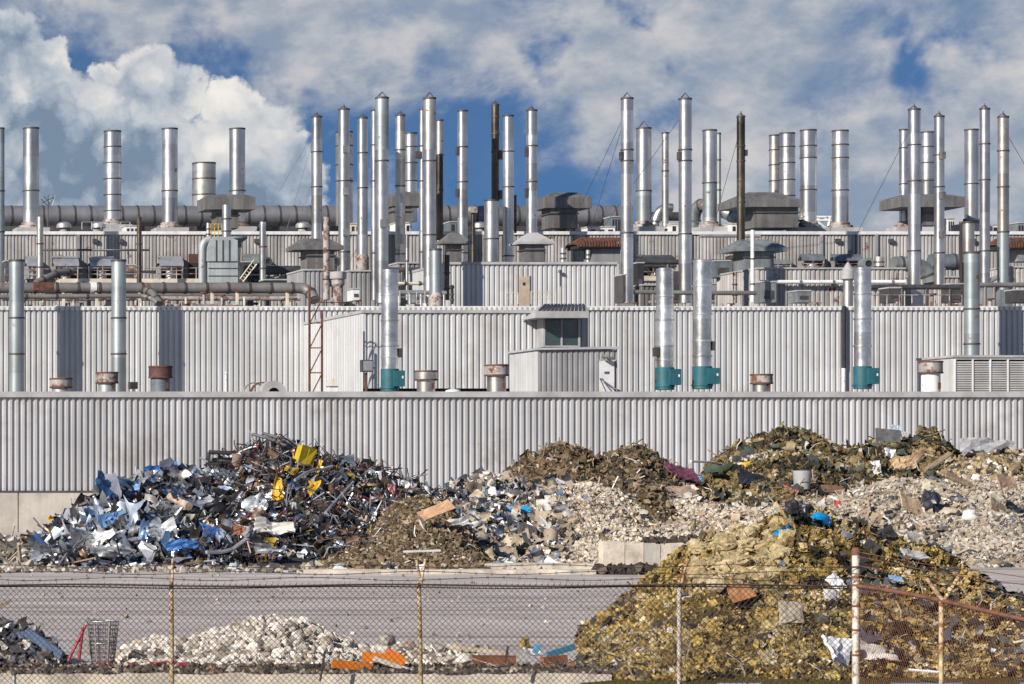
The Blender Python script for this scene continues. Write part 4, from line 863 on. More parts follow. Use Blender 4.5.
r = thing('thin_pole','thin white pole standing alone on the front roof at the left','pole',P(226,393,Y)); MB().tube([(X(226,Y),Y,FB),P(226,374,Y)],.07,n=8).build('pole','white_paint',r); MB().lathe(P(226,373.5,Y),[(0,-.1),(.14,0),(0,.14)],8).build('knob','white_paint',r)
r = thing('roof_turbine','small white domed roof cap near the rusty rimmed drum vent','vent',P(453,393,Y)); MB().lathe((X(453,Y),Y,FB),[(.4,0),(.4,.3)],14).build('neck','trim_grey',r); MB().lathe((X(453,Y),Y,Z(392,Y)),[(.5,-.15),(.42,.1),(0,.22)],14).build('dome','trim',r)
Y = 183; r = thing('roof_unit','small pale box unit at the foot of the lit white block','roof unit',P(331,392,Y)); MB().box((X(328,Y),Y-.4,FB),(X(336,Y),Y+.4,Z(387,Y))).build('casing','trim',r); MB().box((X(330.5,Y),Y-.2,Z(387,Y)),(X(334,Y),Y+.2,Z(379,Y))).build('cap','cream',r); MB().box((X(327.5,Y),Y-.45,Z(387,Y)),(X(336.5,Y),Y+.45,Z(386.2,Y))).build('lid','blue_grey',r)
# ------------------------------------------------------------------ heaps
def _h(ix, iy, s): 
    n = (ix.astype(np.int64)*374761393 + iy.astype(np.int64)*668265263 + s*1442695041) & 0xffffffff
    n = ((n ^ (n >> 13))*1274126177) & 0xffffffff
    return ((n ^ (n >> 16)) & 0xffff)/65535.
def vnoise(x, y, s=0):
    ix, iy = np.floor(x), np.floor(y); fx, fy = x-ix, y-iy; fx = fx*fx*(3-2*fx); fy = fy*fy*(3-2*fy)
    a, b, c, d = _h(ix,iy,s), _h(ix+1,iy,s), _h(ix,iy+1,s), _h(ix+1,iy+1,s)
    return (a*(1-fx)+b*fx)*(1-fy)+(c*(1-fx)+d*fx)*fy
def fbm(x, y, s=0, o=4):
    v = 0; a = .5
    for i in range(o): v = v+a*(vnoise(x*2**i, y*2**i, s+i)-.5); a *= .55
    return v
class Heap:
    def __init__(h, ridge, Yf, Yr, Yb, amp=.5, sc=.6, seed=0, pw=.9):
        h.r = np.array(ridge, float); h.Yf, h.Yr, h.Yb, h.amp, h.sc, h.seed, h.pw = Yf, Yr, Yb, amp, sc, seed, pw
        h.p0, h.p1 = h.r[0,0], h.r[-1,0]
    def z(h, x, y):
        px = x*F/y+VX; top = np.maximum(0, EYE+(HY-np.interp(px, h.r[:,0], h.r[:,1]))*h.Yr/F)
        top = np.where((px < h.p0) | (px > h.p1), 0, top)
        yf = h.Yf+fbm(x*.35, y*0, h.seed+9)*2.2*(h.Yr-h.Yf)/12
        t = np.where(y < h.Yr, (y-yf)/(h.Yr-yf), (h.Yb-y)/(h.Yb-h.Yr)); t = np.clip(t, 0, 1)
        pr = np.where(y < h.Yr, t**h.pw, np.sin(t*math.pi/2)); z = top*pr
        return np.where(z > 0, np.maximum(z+fbm(x*h.sc, y*h.sc, h.seed)*h.amp*np.minimum(1, z/1.), 0), z) - .04
    def sample(h, n, rng, front=.85, lim=None, tmin=0.0):
        px = rng.uniform(h.p0 if lim is None else lim[0], h.p1 if lim is None else lim[1], n)
        u = rng.random(n); y = np.where(rng.random(n) < front, h.Yf+(h.Yr+1-h.Yf)*(tmin+(1-tmin)*u), h.Yr+(h.Yb-h.Yr)*u)
        x = (px-VX)*y/F; z = h.z(x, y); k = z > .02
        return np.column_stack([x, y, z])[k]
    def mesh(h, mb, col, nx=160, ny=60, mi=0):
        p = np.linspace(h.p0, h.p1, nx); y = np.linspace(h.Yf-1.2, h.Yb, ny); Pg, Yg = np.meshgrid(p, y); Xg = (Pg-VX)*Yg/F; Zg = h.z(Xg, Yg)
        i = np.arange(nx*ny).reshape(ny, nx); q = np.stack([i[:-1,:-1], i[:-1,1:], i[1:,1:], i[1:,:-1]], -1).reshape(-1, 4)
        Zf = Zg.ravel(); q = q[(Zf[q] > -.03).any(1)]
        c = np.array(col)*(1+.5*fbm(Xg.ravel()*2, Yg.ravel()*2, 5)[:,None]) if np.array(col).ndim == 1 else col(Pg.ravel(), Yg.ravel())
        mb.add(np.column_stack([Xg.ravel(), Yg.ravel(), Zf]), q, col=c, mi=mi, smooth=False)
def rotm(rng, n, flat=None):
    if flat is None:
        q = rng.normal(size=(n,4))
    else:
        q = np.column_stack([np.ones(n), rng.normal(0,flat,n), rng.normal(0,flat,n), np.tan(rng.uniform(-1.5,1.5,n))])
        zr = rng.uniform(-math.pi, math.pi, n); q = np.column_stack([np.cos(zr/2), rng.normal(0,flat,n), rng.normal(0,flat,n), np.sin(zr/2)])
    q /= np.linalg.norm(q,axis=1)[:,None]; w,x,y,z = q.T
    return np.stack([1-2*(y*y+z*z),2*(x*y-z*w),2*(x*z+y*w),2*(x*y+z*w),1-2*(x*x+z*z),2*(y*z-x*w),2*(x*z-y*w),2*(y*z+x*w),1-2*(x*x+y*y)],1).reshape(-1,3,3)
CUBE = np.array([(-1,-1,-1),(1,-1,-1),(1,1,-1),(-1,1,-1),(-1,-1,1),(1,-1,1),(1,1,1),(-1,1,1)])*.5
CF = np.array([(0,3,2,1),(4,5,6,7),(0,1,5,4),(1,2,6,5),(2,3,7,6),(3,0,4,7)])
def ico(sub=1):
    p = (1+5**.5)/2; V = [(-1,p,0),(1,p,0),(-1,-p,0),(1,-p,0),(0,-1,p),(0,1,p),(0,-1,-p),(0,1,-p),(p,0,-1),(p,0,1),(-p,0,-1),(-p,0,1)]
    Fc = [(0,11,5),(0,5,1),(0,1,7),(0,7,10),(0,10,11),(1,5,9),(5,11,4),(11,10,2),(10,7,6),(7,1,8),(3,9,4),(3,4,2),(3,2,6),(3,6,8),(3,8,9),(4,9,5),(2,4,11),(6,2,10),(8,6,7),(9,8,1)]
    V = [np.array(v)/np.linalg.norm(v) for v in V]
    for _ in range(sub):
        c = {}; N = []
        def mid(a,b):
            k = (min(a,b),max(a,b))
            if k not in c: m = V[a]+V[b]; V.append(m/np.linalg.norm(m)); c[k] = len(V)-1
            return c[k]
        for a,b,d in Fc: x,y,z = mid(a,b),mid(b,d),mid(d,a); N += [(a,x,z),(b,y,x),(d,z,y),(x,y,z)]
        Fc = N
    return np.array(V), np.array(Fc)
ICO0, ICO1, ICO2 = ico(0), ico(1), ico(2)
def pick(rng, pal, n, lo=.68, hi=1.3):
    w = np.array([p[1] for p in pal], float); c = np.array([p[0] for p in pal], float)
    k = rng.choice(len(pal), n, p=w/w.sum()); return np.clip(c[k]*rng.uniform(lo,hi,(n,1))*rng.uniform(.975,1.025,(n,3)), .004, .85)
def pickp(rng, pal, pts, sc=1.2, lo=.72, hi=1.28, mixk=.55):
    '''pieces near each other tend to be of one stuff'''
    w = np.array([p[1] for p in pal], float); w /= w.sum(); c = np.array([p[0] for p in pal], float); cum = np.cumsum(w)
    u = fbm(pts[:,0]*sc+7, pts[:,1]*sc*.7+pts[:,2]*sc, 31, 3); u = np.argsort(np.argsort(u+rng.normal(0,u.std()*mixk,len(u))))/max(1,len(u))
    return np.clip(c[np.searchsorted(cum, u*.9999)]*rng.uniform(lo,hi,(len(pts),1))*rng.uniform(.97,1.03,(len(pts),3)), .004, .85)
def scatter(mb, pts, tmpl, faces, size, jit, col, rng, rot=None, mi=0, sink=.1, smooth=False):
    """many loose pieces: size (n,3), jit random displacement of every corner relative to the size"""
    n = len(pts)
    if n == 0: return
    m = tmpl.shape[-2]; R = rotm(rng, n) if rot is None else rot
    V = tmpl[None]*1. if tmpl.ndim == 2 else tmpl
    V = (V + rng.normal(0, jit, (n,m,3)))*size[:,None,:]
    V = np.einsum('nij,nmj->nmi', R, V) + pts[:,None,:] + np.array((0,0,1.))*(size.min(1)*.5-sink*size.mean(1))[:,None,None]
    Fc = (faces[None]+(np.arange(n)*m)[:,None,None]).reshape(-1, faces.shape[1])
    mb.add(V.reshape(-1,3), Fc, col=np.repeat(col, m, 0), mi=mi, smooth=smooth)
def rubble(mb, pts, lo, hi, pal, rng, mi=0, flat=1., sink=.15, jit=.16, soft=False):
    n = len(pts); s = (lo*(hi/lo)**(rng.random(n)**1.8))[:,None]*rng.uniform(.55,1.2,(n,3)); s[:,2] *= flat
    scatter(mb, pts, CUBE, CF, s, jit, pickp(rng, pal, pts, .5, .84, 1.14, 1.) if soft else pick(rng, pal, n), rng, mi=mi, sink=sink)
def grid_t(a, b):
    u, v = np.meshgrid(np.linspace(-.5,.5,a), np.linspace(-.5,.5,b)); V = np.column_stack([u.ravel(), v.ravel(), 0*u.ravel()]); i = np.arange(a*b).reshape(b,a)
    return V, np.stack([i[:-1,:-1], i[:-1,1:], i[1:,1:], i[1:,:-1]], -1).reshape(-1,4)
GR = grid_t(6,5)
def sheets(mb, pts, lo, hi, pal, rng, mi=0, flat=.5, fold=.16, sink=.0, asp=(.3,1.)):
    n = len(pts); L = lo*(hi/lo)**(rng.random(n)**1.6); s = np.column_stack([L, L*rng.uniform(*asp,n), L])
    T = np.repeat(GR[0][None], n, 0); u = T[:,:,0]; v = T[:,:,1]
    k = rng.normal(0,1,(n,6,1)); T[:,:,2] = fold*(k[:,0]*np.abs(u-k[:,1]*.2)*1.6+k[:,2]*u*v*3+k[:,3]*np.sin(u*7+k[:,4]*3)*.5)+rng.normal(0,fold*.16,u.shape)
    T[:,:,0] += .18*k[:,5]*v*v; T[:,:,:2] += rng.normal(0,.035,T[:,:,:2].shape)
    scatter(mb, pts, T, GR[1], s, .012, pick(rng,pal,n), rng, rot=rotm(rng,n,flat) if flat < 2 else None, mi=mi, sink=sink, smooth=True)
BT = np.array([(x,a,b) for x in (-.5,-.17,.17,.5) for a,b in ((-.5,-.5),(.5,-.5),(.5,.5),(-.5,.5))]); BFc = np.array([(i*4+k,i*4+(k+1)%4,i*4+4+(k+1)%4,i*4+4+k) for i in range(3) for k in range(4)]+[(0,3,2,1),(12,13,14,15)])
def bars(mb, pts, lo, hi, th, pal, rng, mi=0, flat=.35, bend=.08, sink=0.):
    n = len(pts); L = lo*(hi/lo)**rng.random(n); w = rng.uniform(.5,1.5,n)*th; s = np.column_stack([L, w, w*rng.uniform(.4,1.,n)])
    T = np.repeat(BT[None], n, 0); bz = rng.normal(0,bend,(n,2)); off = np.zeros((n,16,3))
    for k_ in (1,2):
        off[:,k_*4:k_*4+4,2] = (bz[:,k_-1]*L/(s[:,2]))[:,None]; off[:,k_*4:k_*4+4,1] = (bz[:,2-k_]*L/(s[:,1])*.6)[:,None]
    scatter(mb, pts, T+off, BFc, s, .0, pick(rng,pal,n), rng, rot=rotm(rng,n,flat), mi=mi, sink=sink)
def tufts(mb, pts, lo, hi, pal, rng, mi=0, sub=1, jit=.16, sink=.2, patch=0):
    n = len(pts); T, Fq = (ICO1 if sub == 1 else ICO2); s = (lo*(hi/lo)**(rng.random(n)**1.5))[:,None]*rng.uniform(.6,1.25,(n,3))*.5
    N = T.shape[0]; r_ = 1+rng.normal(0,jit*1.5,(n,N)); scatter(mb, pts, T[None]*r_[:,:,None], Fq, s, jit*.5, pickp(rng,pal,pts,patch) if patch else pick(rng,pal,n), rng, mi=mi, sink=sink)
rng = np.random.default_rng(3)
# ---- back heaps
hM = Heap([(14,567),(40,552),(62,526),(85,511),(105,503),(135,492),(165,482),(190,480),(215,479),(232,464),(250,452),(268,446),(300,451),(330,461),(352,471),(380,479),(405,489),(425,497),(445,509),(470,525),(490,548)], 103.5,117,130,.9,.5,1,.8)
hB = Heap([(276,569),(310,553),(345,534),(375,518),(405,500),(425,496),(445,506),(468,528),(492,556),(500,568)], 100.2,108.5,119,.35,.7,2,.95)
hP = Heap([(395,568),(420,520),(440,498),(462,484),(485,482),(505,490),(530,497),(555,486),(590,480),(620,488),(650,500),(690,503),(740,501),(800,498),(850,489),(890,477),(940,482),(985,484),(1050,488),(1090,500),(1150,566)], 104,120,132,1.6,.21,3,.85)
hC = Heap([(470,498),(488,495),(505,475),(525,463),(545,452),(562,447),(576,447),(590,455),(604,455),(622,447),(640,447),(655,455),(672,465),(688,473),(706,487)], 114,126,138,.7,.5,4,.8)
hR = Heap([(696,488),(708,468),(722,456),(742,446),(760,439),(785,433),(800,433),(818,437),(834,444),(846,452),(862,448),(880,440),(896,438),(912,441),(934,434),(943,444),(958,456),(972,466)], 115,128,140,.9,.5,5,.8)
hR2 = Heap([(905,498),(925,480),(945,465),(965,455),(985,449),(1010,451),(1040,458),(1080,470),(1130,500)], 112,124,136,.6,.5,6,.85)
hF = Heap([(492,690),(520,678),(548,664),(576,644),(604,622),(632,600),(658,574),(682,559),(708,548),(726,541),(748,540),(765,534),(782,522),(800,518),(826,522),(850,530),(872,533),(893,546),(915,556),(945,572),(975,590),(1000,603),(1020,607),(1060,618),(1120,645),(1170,690)], 46.6,56.5,67,1.0,.75,7,.8)
hL = Heap([(-60,640),(-20,632),(4,626),(22,628),(36,636),(50,648),(62,660),(74,668)], 49,51,53.5,.25,2.,8,.8)
hW = Heap([(104,668),(122,655),(140,646),(165,642),(185,643),(205,638),(222,632),(240,627),(258,622),(278,620),(298,623),(316,629),(334,639),(352,647),(370,650),(392,646),(420,648),(455,652),(482,660),(500,668)], 48.6,51.5,54.5,.16,1.5,9,.75)
HEAPS = [hM,hB,hP,hC,hR,hR2,hF,hL,hW]
def surf(px, py):     # where the line of sight over a surveyed spot meets the heaps or the ground
    y = np.arange(44., 150., .05); x = (px-VX)*y/F; z = EYE+(HY-py)*y/F
    top = np.max([h.z(x,y) for h in HEAPS]+[0*y], axis=0); k = np.argmax(z <= top)
    return np.array((x[k], y[k], top[k])) if (z <= top).any() else np.array(P(px,py,126))
SILV, BLUE, DARK, WHITE, BRN = (.52,.54,.56), (.08,.15,.30), (.05,.05,.055), (.70,.70,.70), (.18,.11,.07)
# metal heap
m = MB(); hM.mesh(m, (.03,.03,.032), 170, 60, 0)
left, right = (18,235), (200,440)
def zone(h, n, lim, **k): return h.sample(n, rng, lim=lim, **k)
pal = [(SILV,3.2),((.07,.16,.36),1.5),(DARK,6),(WHITE,.8),((.17,.22,.30),3.2),((.30,.36,.44),2.2),(BRN,2),((.30,.28,.26),2.5)]
sheets(m, zone(hM,4200,left), .2,1.1, pal, rng, 1, .6, .26, sink=-.1, asp=(.12,.42)); sheets(m, zone(hM,1500,left), .14,.5, pal, rng, 1, .8, .26, sink=-.1); sheets(m, zone(hM,2200,(18,440)), .1,.4, [(DARK,5),(BRN,2),(SILV,2),(BLUE,1)], rng, 0, 1.2, .25, sink=-.1)
sheets(m, zone(hM,120,(30,235)), .7,1.7, [(WHITE,1.2),(SILV,5),((.36,.41,.48),4),(BLUE,1.)], rng, 1, .45, .2, sink=-.15, asp=(.18,.42))
sheets(m, zone(hM,3200,right), .14,.55, [(SILV,1.3),(DARK,8),((.13,.16,.21),2.5),(WHITE,.7),(BRN,4),(BLUE,.5),((.40,.28,.04),.25)], rng, 1, .7, .22, sink=-.1)
bars(m, zone(hM,900,left), .5,2.3,.05, [(SILV,2),(DARK,4),(BRN,3),((.28,.27,.25),3)], rng, 1, .28,.12, sink=-.15)
bars(m, zone(hM,2900,right), .4,2.1,.036, [(SILV,1.7),(DARK,6.5),(BRN,3.),((.22,.22,.24),2.2),((.30,.04,.03),.25),((.42,.30,.03),.3)], rng, 1, .32,.16, sink=-.15)
rubble(m, zone(hM,4500,(18,440)), .07,.28, [(DARK,4),(BRN,2.5),(SILV,2),((.33,.25,.18),1.5),(WHITE,1)], rng, 0)
pt = np.array([surf(q,567)+np.array((0,-rng.uniform(0,1.5),0)) for q in rng.uniform(20,430,260)]); pt[:,2] = 0
rubble(m, pt, .06,.3, [(DARK,2),(BRN,2),(SILV,2),((.4,.36,.3),2)], rng, 0)
tag(m.build('scrap_metal_heap', ['debris','scrap']), 'tangled heap of shredded sheet metal, blue panels and bent bars at the left', 'scrap heap', kind='stuff')
# brown soil slope
m = MB(); hB.mesh(m, (.13,.095,.055), 130, 50); pB = [((.16,.115,.065),5),((.10,.07,.04),4),((.25,.19,.12),2.5),((.42,.38,.32),1.),((.05,.045,.04),2)]
rubble(m, hB.sample(15000,rng,.95), .04,.15, pB, rng); tufts(m, hB.sample(900,rng,.95), .12,.32, pB[:3], rng)
bars(m, hB.sample(160,rng,.95), .3,1.1,.05, [((.3,.24,.16),2),((.1,.08,.06),2),((.5,.48,.44),1)], rng, 0,.3,.05)
tag(m.build('brown_soil_heap', ['debris']), 'brown sloping heap of crumbly soil against the scrap metal', 'soil heap', kind='stuff')
# pale rubble field
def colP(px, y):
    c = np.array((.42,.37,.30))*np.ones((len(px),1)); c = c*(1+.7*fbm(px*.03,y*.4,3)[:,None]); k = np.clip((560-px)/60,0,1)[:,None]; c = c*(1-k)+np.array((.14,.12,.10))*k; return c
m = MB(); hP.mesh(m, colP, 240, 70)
mixL = [((.38,.34,.28),4),((.20,.16,.12),3),((.07,.07,.08),3),((.12,.16,.22),1.6),((.60,.57,.53),2),((.28,.21,.13),3)]
mixC = [((.50,.43,.34),6),((.56,.50,.42),3),((.33,.27,.20),3.5),((.20,.16,.12),1.6),((.08,.075,.07),.5),((.36,.27,.18),1.5)]
mixR = [((.40,.345,.28),5),((.32,.27,.205),4),((.47,.43,.37),2),((.16,.14,.12),2.2),((.06,.06,.07),1),((.34,.26,.17),1.6)]
rubble(m, zone(hP,9000,(410,565),front=.96), .05,.26, mixL, rng); rubble(m, zone(hP,26000,(540,790),front=.96), .03,.15, mixC, rng, soft=True); rubble(m, zone(hP,26000,(770,1080),front=.96), .03,.17, mixR, rng, soft=True)
tufts(m, zone(hP,1200,(540,790),front=.95), .09,.24, mixC, rng); tufts(m, zone(hP,1400,(780,1080),front=.95), .09,.26, mixR, rng); tufts(m, zone(hP,700,(410,560),front=.95), .12,.36, mixL, rng)
sheets(m, zone(hP,900,(410,570),front=.95), .16,.6, [((.55,.54,.52),3),((.10,.14,.20),2),((.06,.06,.07),2),((.33,.27,.2),3)], rng, 0,.7,.2,sink=-.08)
sheets(m, zone(hP,600,(570,1080),front=.95,tmin=.3), .12,.42, [((.48,.44,.38),3),((.35,.27,.18),3),((.09,.09,.1),1.6),((.10,.15,.24),.35)], rng, 0,.6,.15,sink=-.06)
bars(m, zone(hP,700,(410,1080),front=.95), .3,1.2,.05, [((.42,.36,.28),3),((.55,.52,.48),2),((.12,.1,.09),2),((.30,.22,.14),2)], rng, 0,.35,.05,sink=-.2)
tag(m.build('pale_rubble_heap', ['debris']), 'wide pale heap of crushed concrete rubble across the middle and right', 'rubble heap', kind='stuff')
# dark brown top heap
m = MB(); hC.mesh(m, (.085,.06,.035), 130, 50); pC = [((.14,.10,.055),5),((.08,.055,.03),5),((.22,.165,.10),3),((.03,.028,.025),2),((.45,.42,.38),.5)]
rubble(m, hC.sample(12000,rng,.92), .05,.19, pC, rng); tufts(m, hC.sample(1500,rng,.92), .13,.38, pC[:4], rng)
bars(m, hC.sample(800,rng,.9), .25,1.1,.04, [((.20,.15,.09),3),((.06,.05,.04),3),((.45,.4,.33),1)], rng, 0,.5,.08,sink=-.3)
sheets(m, hC.sample(500,rng,.9), .16,.5, pC, rng, 0,.7,.2,sink=-.05)
tag(m.build('brown_debris_heap', ['debris']), 'dark brown heap of earth and splintered debris before the siding, middle of three', 'debris heap', kind='stuff')
# right top heaps
m = MB(); hR.mesh(m, (.09,.07,.03), 150, 50); pR = [((.035,.032,.027),4),((.12,.09,.045),4),((.19,.14,.062),5),((.29,.225,.12),2.6),((.48,.44,.38),.9)]
tufts(m, hR.sample(9000,rng,.92), .09,.32, pR, rng, patch=.5); rubble(m, hR.sample(9000,rng,.92), .06,.22, pR, rng)
bars(m, hR.sample(450,rng,.9), .3,1.1,.04, [((.25,.19,.1),2),((.06,.05,.04),3),((.5,.46,.4),1)], rng, 0,.5,.06,sink=-.3)
sheets(m, hR.sample(600,rng,.9), .16,.55, [((.05,.06,.06),3),((.09,.11,.08),2),((.25,.2,.12),2),((.55,.54,.5),.7)], rng, 0,.7,.2,sink=-.05)
tag(m.build('insulation_heap', ['tuft']), 'olive brown heap of torn insulation and soil under the dark grey square panel', 'debris heap', kind='stuff')
m = MB(); hR2.mesh(m, (.16,.13,.09), 120, 45); pQ = [((.30,.225,.12),4),((.22,.165,.09),4),((.42,.37,.3),2.5),((.06,.055,.05),2.2)]
rubble(m, hR2.sample(11000,rng,.92), .05,.22, pQ, rng); tufts(m, hR2.sample(2200,rng,.92), .12,.38, pQ, rng); sheets(m, hR2.sample(450,rng,.92), .18,.65, pQ+[((.55,.54,.52),2)], rng, 0,.6,.2,sink=-.05)
tag(m.build('tan_debris_heap', ['debris']), 'tan heap of broken boards and rubble topped with grey sheeting at the right edge', 'debris heap', kind='stuff')
# near yellow insulation heap
m = MB(); hF.mesh(m, (.10,.075,.025), 200, 70, 0)
pF = [((.03,.025,.018),3.4),((.14,.095,.038),3.6),((.27,.185,.062),4),((.45,.315,.095),4.8),((.36,.265,.115),3),((.52,.42,.24),2.6),((.46,.41,.33),1.1)]
pF2 = [((.045,.045,.042),4),((.12,.10,.06),3),((.30,.23,.10),3),((.50,.48,.44),.9),((.08,.10,.14),.7)]
tufts(m, hF.sample(22000,rng,.9), .03,.125, pF, rng, 0, jit=.26, patch=1.6); tufts(m, hF.sample(500,rng,.86), .13,.26, pF, rng, 0, sub=2, jit=.15, patch=1.6)
sheets(m, hF.sample(2600,rng,.86), .05,.17, pF2+[((.36,.25,.07),3)], rng, 1,.7,.25,sink=-.06); rubble(m, hF.sample(8000,rng,.86), .02,.10, pF, rng, 1)
bars(m, hF.sample(420,rng,.86), .2,.8,.025, [((.3,.24,.13),3),((.06,.05,.04),3),((.5,.47,.4),.8)], rng, 1,.5,.08,sink=-.2)
bars(m, hF.sample(14000,rng,.9), .05,.26,.007, pF[2:]+pF[:1], rng, 0,.9,.2,sink=-.6); tufts(m, hF.sample(260,rng,.9), .12,.26, [((.10,.08,.05),2),((.33,.25,.11),2),((.05,.05,.045),2)], rng, 1, sub=2, jit=.1)
lim = (840,1060); sheets(m, hF.sample(1500,rng,.35,lim=lim), .08,.28, [((.03,.03,.032),5),((.06,.07,.085),3),((.2,.2,.2),.5)], rng, 1,.6,.2,sink=-.1)
tufts(m, hF.sample(500,rng,.9,lim=(690,790),tmin=.55), .12,.32, [((.46,.37,.22),4),((.40,.31,.16),3)], rng, 0, jit=.12)
tag(m.build('insulation_heap', ['tuft','debris']), 'big near heap of torn yellow insulation and dark foil behind the fence', 'insulation heap', kind='stuff')
# near left dark heap
m = MB(); hL.mesh(m, (.06,.055,.05), 70, 30); pL = [((.05,.05,.055),4),((.10,.14,.20),2),((.38,.35,.3),2.4),((.15,.11,.08),2),((.6,.58,.54),.8)]
rubble(m, hL.sample(1100,rng), .03,.18, pL, rng); sheets(m, hL.sample(260,rng), .08,.34, pL, rng, 0,.5,.2); bars(m, hL.sample(90,rng), .15,.7,.025, pL, rng, 0,.3,.05,sink=-.3)
tag(m.build('dark_debris_heap', ['debris']), 'dark heap of boards and broken lumps at the lower left corner', 'debris heap', kind='stuff')
# white concrete rubble row
m = MB(); hW.mesh(m, (.26,.235,.20), 130, 40); pW = [((.58,.52,.45),5),((.48,.42,.35),3),((.63,.59,.53),2.5),((.30,.25,.20),1.2)]
ROCKS = []
for k in range(8):
    V_, F_ = ico(1)
    for _ in range(8):
        d_ = rng.normal(size=3); d_ /= np.linalg.norm(d_); s_ = V_@d_; l_ = rng.uniform(.35,.75); V_ = V_-np.where(s_ > l_, s_-l_, 0)[:,None]*d_
    ROCKS.append(V_*rng.uniform(.7,1.1,3))
def stones(mb, pts, lo, hi, rng, pal=None):
    for k in range(8):
        p_ = pts[k::8]; n = len(p_); s = (lo*(hi/lo)**(rng.random(n)**1.4))[:,None]*rng.uniform(.7,1.25,(n,3))*.6
        scatter(mb, p_, ROCKS[k], ICO1[1], s, .02, pick(rng,pal or pW,n), rng, sink=.1)
rubble(m, hW.sample(5000,rng,.8,lim=(104,500)), .015,.06, [((.42,.38,.32),4),((.33,.29,.24),3),((.22,.19,.15),1)], rng)
stones(m, hW.sample(2600,rng,.8,lim=(112,500)), .05,.17, rng); stones(m, hW.sample(700,rng,.8,lim=(116,356)), .14,.24, rng)
tag(m.build('broken_concrete_rubble', ['debris']), 'low row of small pale broken concrete lumps along the near edge of the road', 'rubble row', kind='stuff')
hD = Heap([(-90,668),(-60,664),(120,665),(300,664),(470,664),(600,664),(640,668)], 47.3,48.1,49.3,.06,2.5,15,.8); HEAPS.append(hD)
m = MB(); hD.mesh(m, (.075,.062,.05), 200, 16)
rubble(m, hD.sample(4200,rng,.8), .015,.08, [((.08,.065,.052),5),((.14,.11,.08),3.5),((.30,.26,.2),1.6),((.03,.028,.025),2.5),((.42,.38,.32),.8),((.22,.10,.05),.6)], rng); bars(m, hD.sample(260,rng,.8), .08,.5,.015, [((.25,.2,.14),3),((.05,.04,.035),2)], rng, 0,.3,.05,sink=-.3)
tag(m.build('dirt_strip', ['debris']), 'low strip of dark dirt and litter along the top of the retaining wall', 'dirt', kind='stuff')
# loose litter strip at the near road edge and dark soil strip by the blocks
m = MB(); q = rng.uniform(-40,720,2300); y = rng.uniform(47.6,50.2,2300); pts = np.column_stack([(q-VX)*y/F, y, 0*y])
rubble(m, pts, .02,.12, [((.20,.17,.13),4),((.45,.41,.36),3),((.06,.055,.05),3),((.25,.12,.06),1),((.30,.03,.04),.25)], rng); q = rng.uniform(-80,1150,900); y = rng.uniform(50,101,900)**1.0; pts = np.column_stack([(q-VX)*y/F, y, 0*y]); rubble(m, pts, .02,.09, [((.20,.17,.13),4),((.38,.34,.3),3)], rng)
q = rng.uniform(-60,560,1500); y = rng.uniform(99,104.5,1500); pts = np.column_stack([(q-VX)*y/F, y, 0*y]); rubble(m, pts, .04,.2, [((.20,.17,.13),4),((.38,.34,.3),3),((.07,.07,.07),2)], rng)
q = rng.uniform(-40,660,3800); y = rng.uniform(46.95,48.3,3800); pts = np.column_stack([(q-VX)*y/F, y, 0*y+np.where(y<47.4,.10,0)]); rubble(m, pts, .02,.09, [((.06,.05,.045),5),((.12,.09,.07),3),((.3,.26,.2),1.5)], rng)
tag(m.build('litter', ['debris']), 'loose gravel and crumbs strewn along the road edges', 'litter', kind='stuff')
m = MB(); hs = Heap([(572,584),(590,572),(610,569),(640,568),(668,570),(684,582)], 97,98.3,100,.12,1.5,12,.8); HEAPS.append(hs); hs.mesh(m,(.04,.032,.028),60,20)
rubble(m, hs.sample(1500,rng,.9), .06,.24, [((.045,.036,.03),5),((.08,.06,.05),3),((.03,.025,.025),3)], rng); tag(m.build('dark_soil_strip',['debris']),'low dark heap of asphalt crumbs before the concrete blocks','soil heap',kind='stuff')
m = MB(); hq = Heap([(640,546),(660,541),(690,541),(720,545),(735,549)], 103.0,104.2,105.2,.2,1.2,13,.8)
hy = hq; pts = np.column_stack([X(rng.uniform(645,735,500),104.2), 103.6+rng.random(500)*1.2, 0*rng.random(500)+Z(546,104.2)+rng.random(500)*.18]); rubble(m, pts, .06,.22, [((.045,.036,.03),5),((.08,.06,.05),3)], rng); tag(m.build('dark_crumbs',['debris']),'dark crumbs lying on top of the concrete blocks','crumbs',kind='stuff')
# back-yard ground strip at the far left before the wall
m = MB(); q = rng.uniform(-120,90,1600); y = rng.uniform(106,150,1600); pts = np.column_stack([(q-VX)*y/F, y, 0*y]); rubble(m, pts, .08,.5, [((.25,.21,.16),4),((.38,.34,.3),3),((.1,.09,.08),3)], rng); bars(m, pts[:260], .5,2.5,.1, [((.33,.28,.2),3),((.5,.48,.42),2),((.1,.09,.08),2)], rng, 0,.2,.04,sink=-.3)
tag(m.build('gravel',['debris']),'gravel and sticks on the ground before the concrete wall base at the left','gravel',kind='stuff')
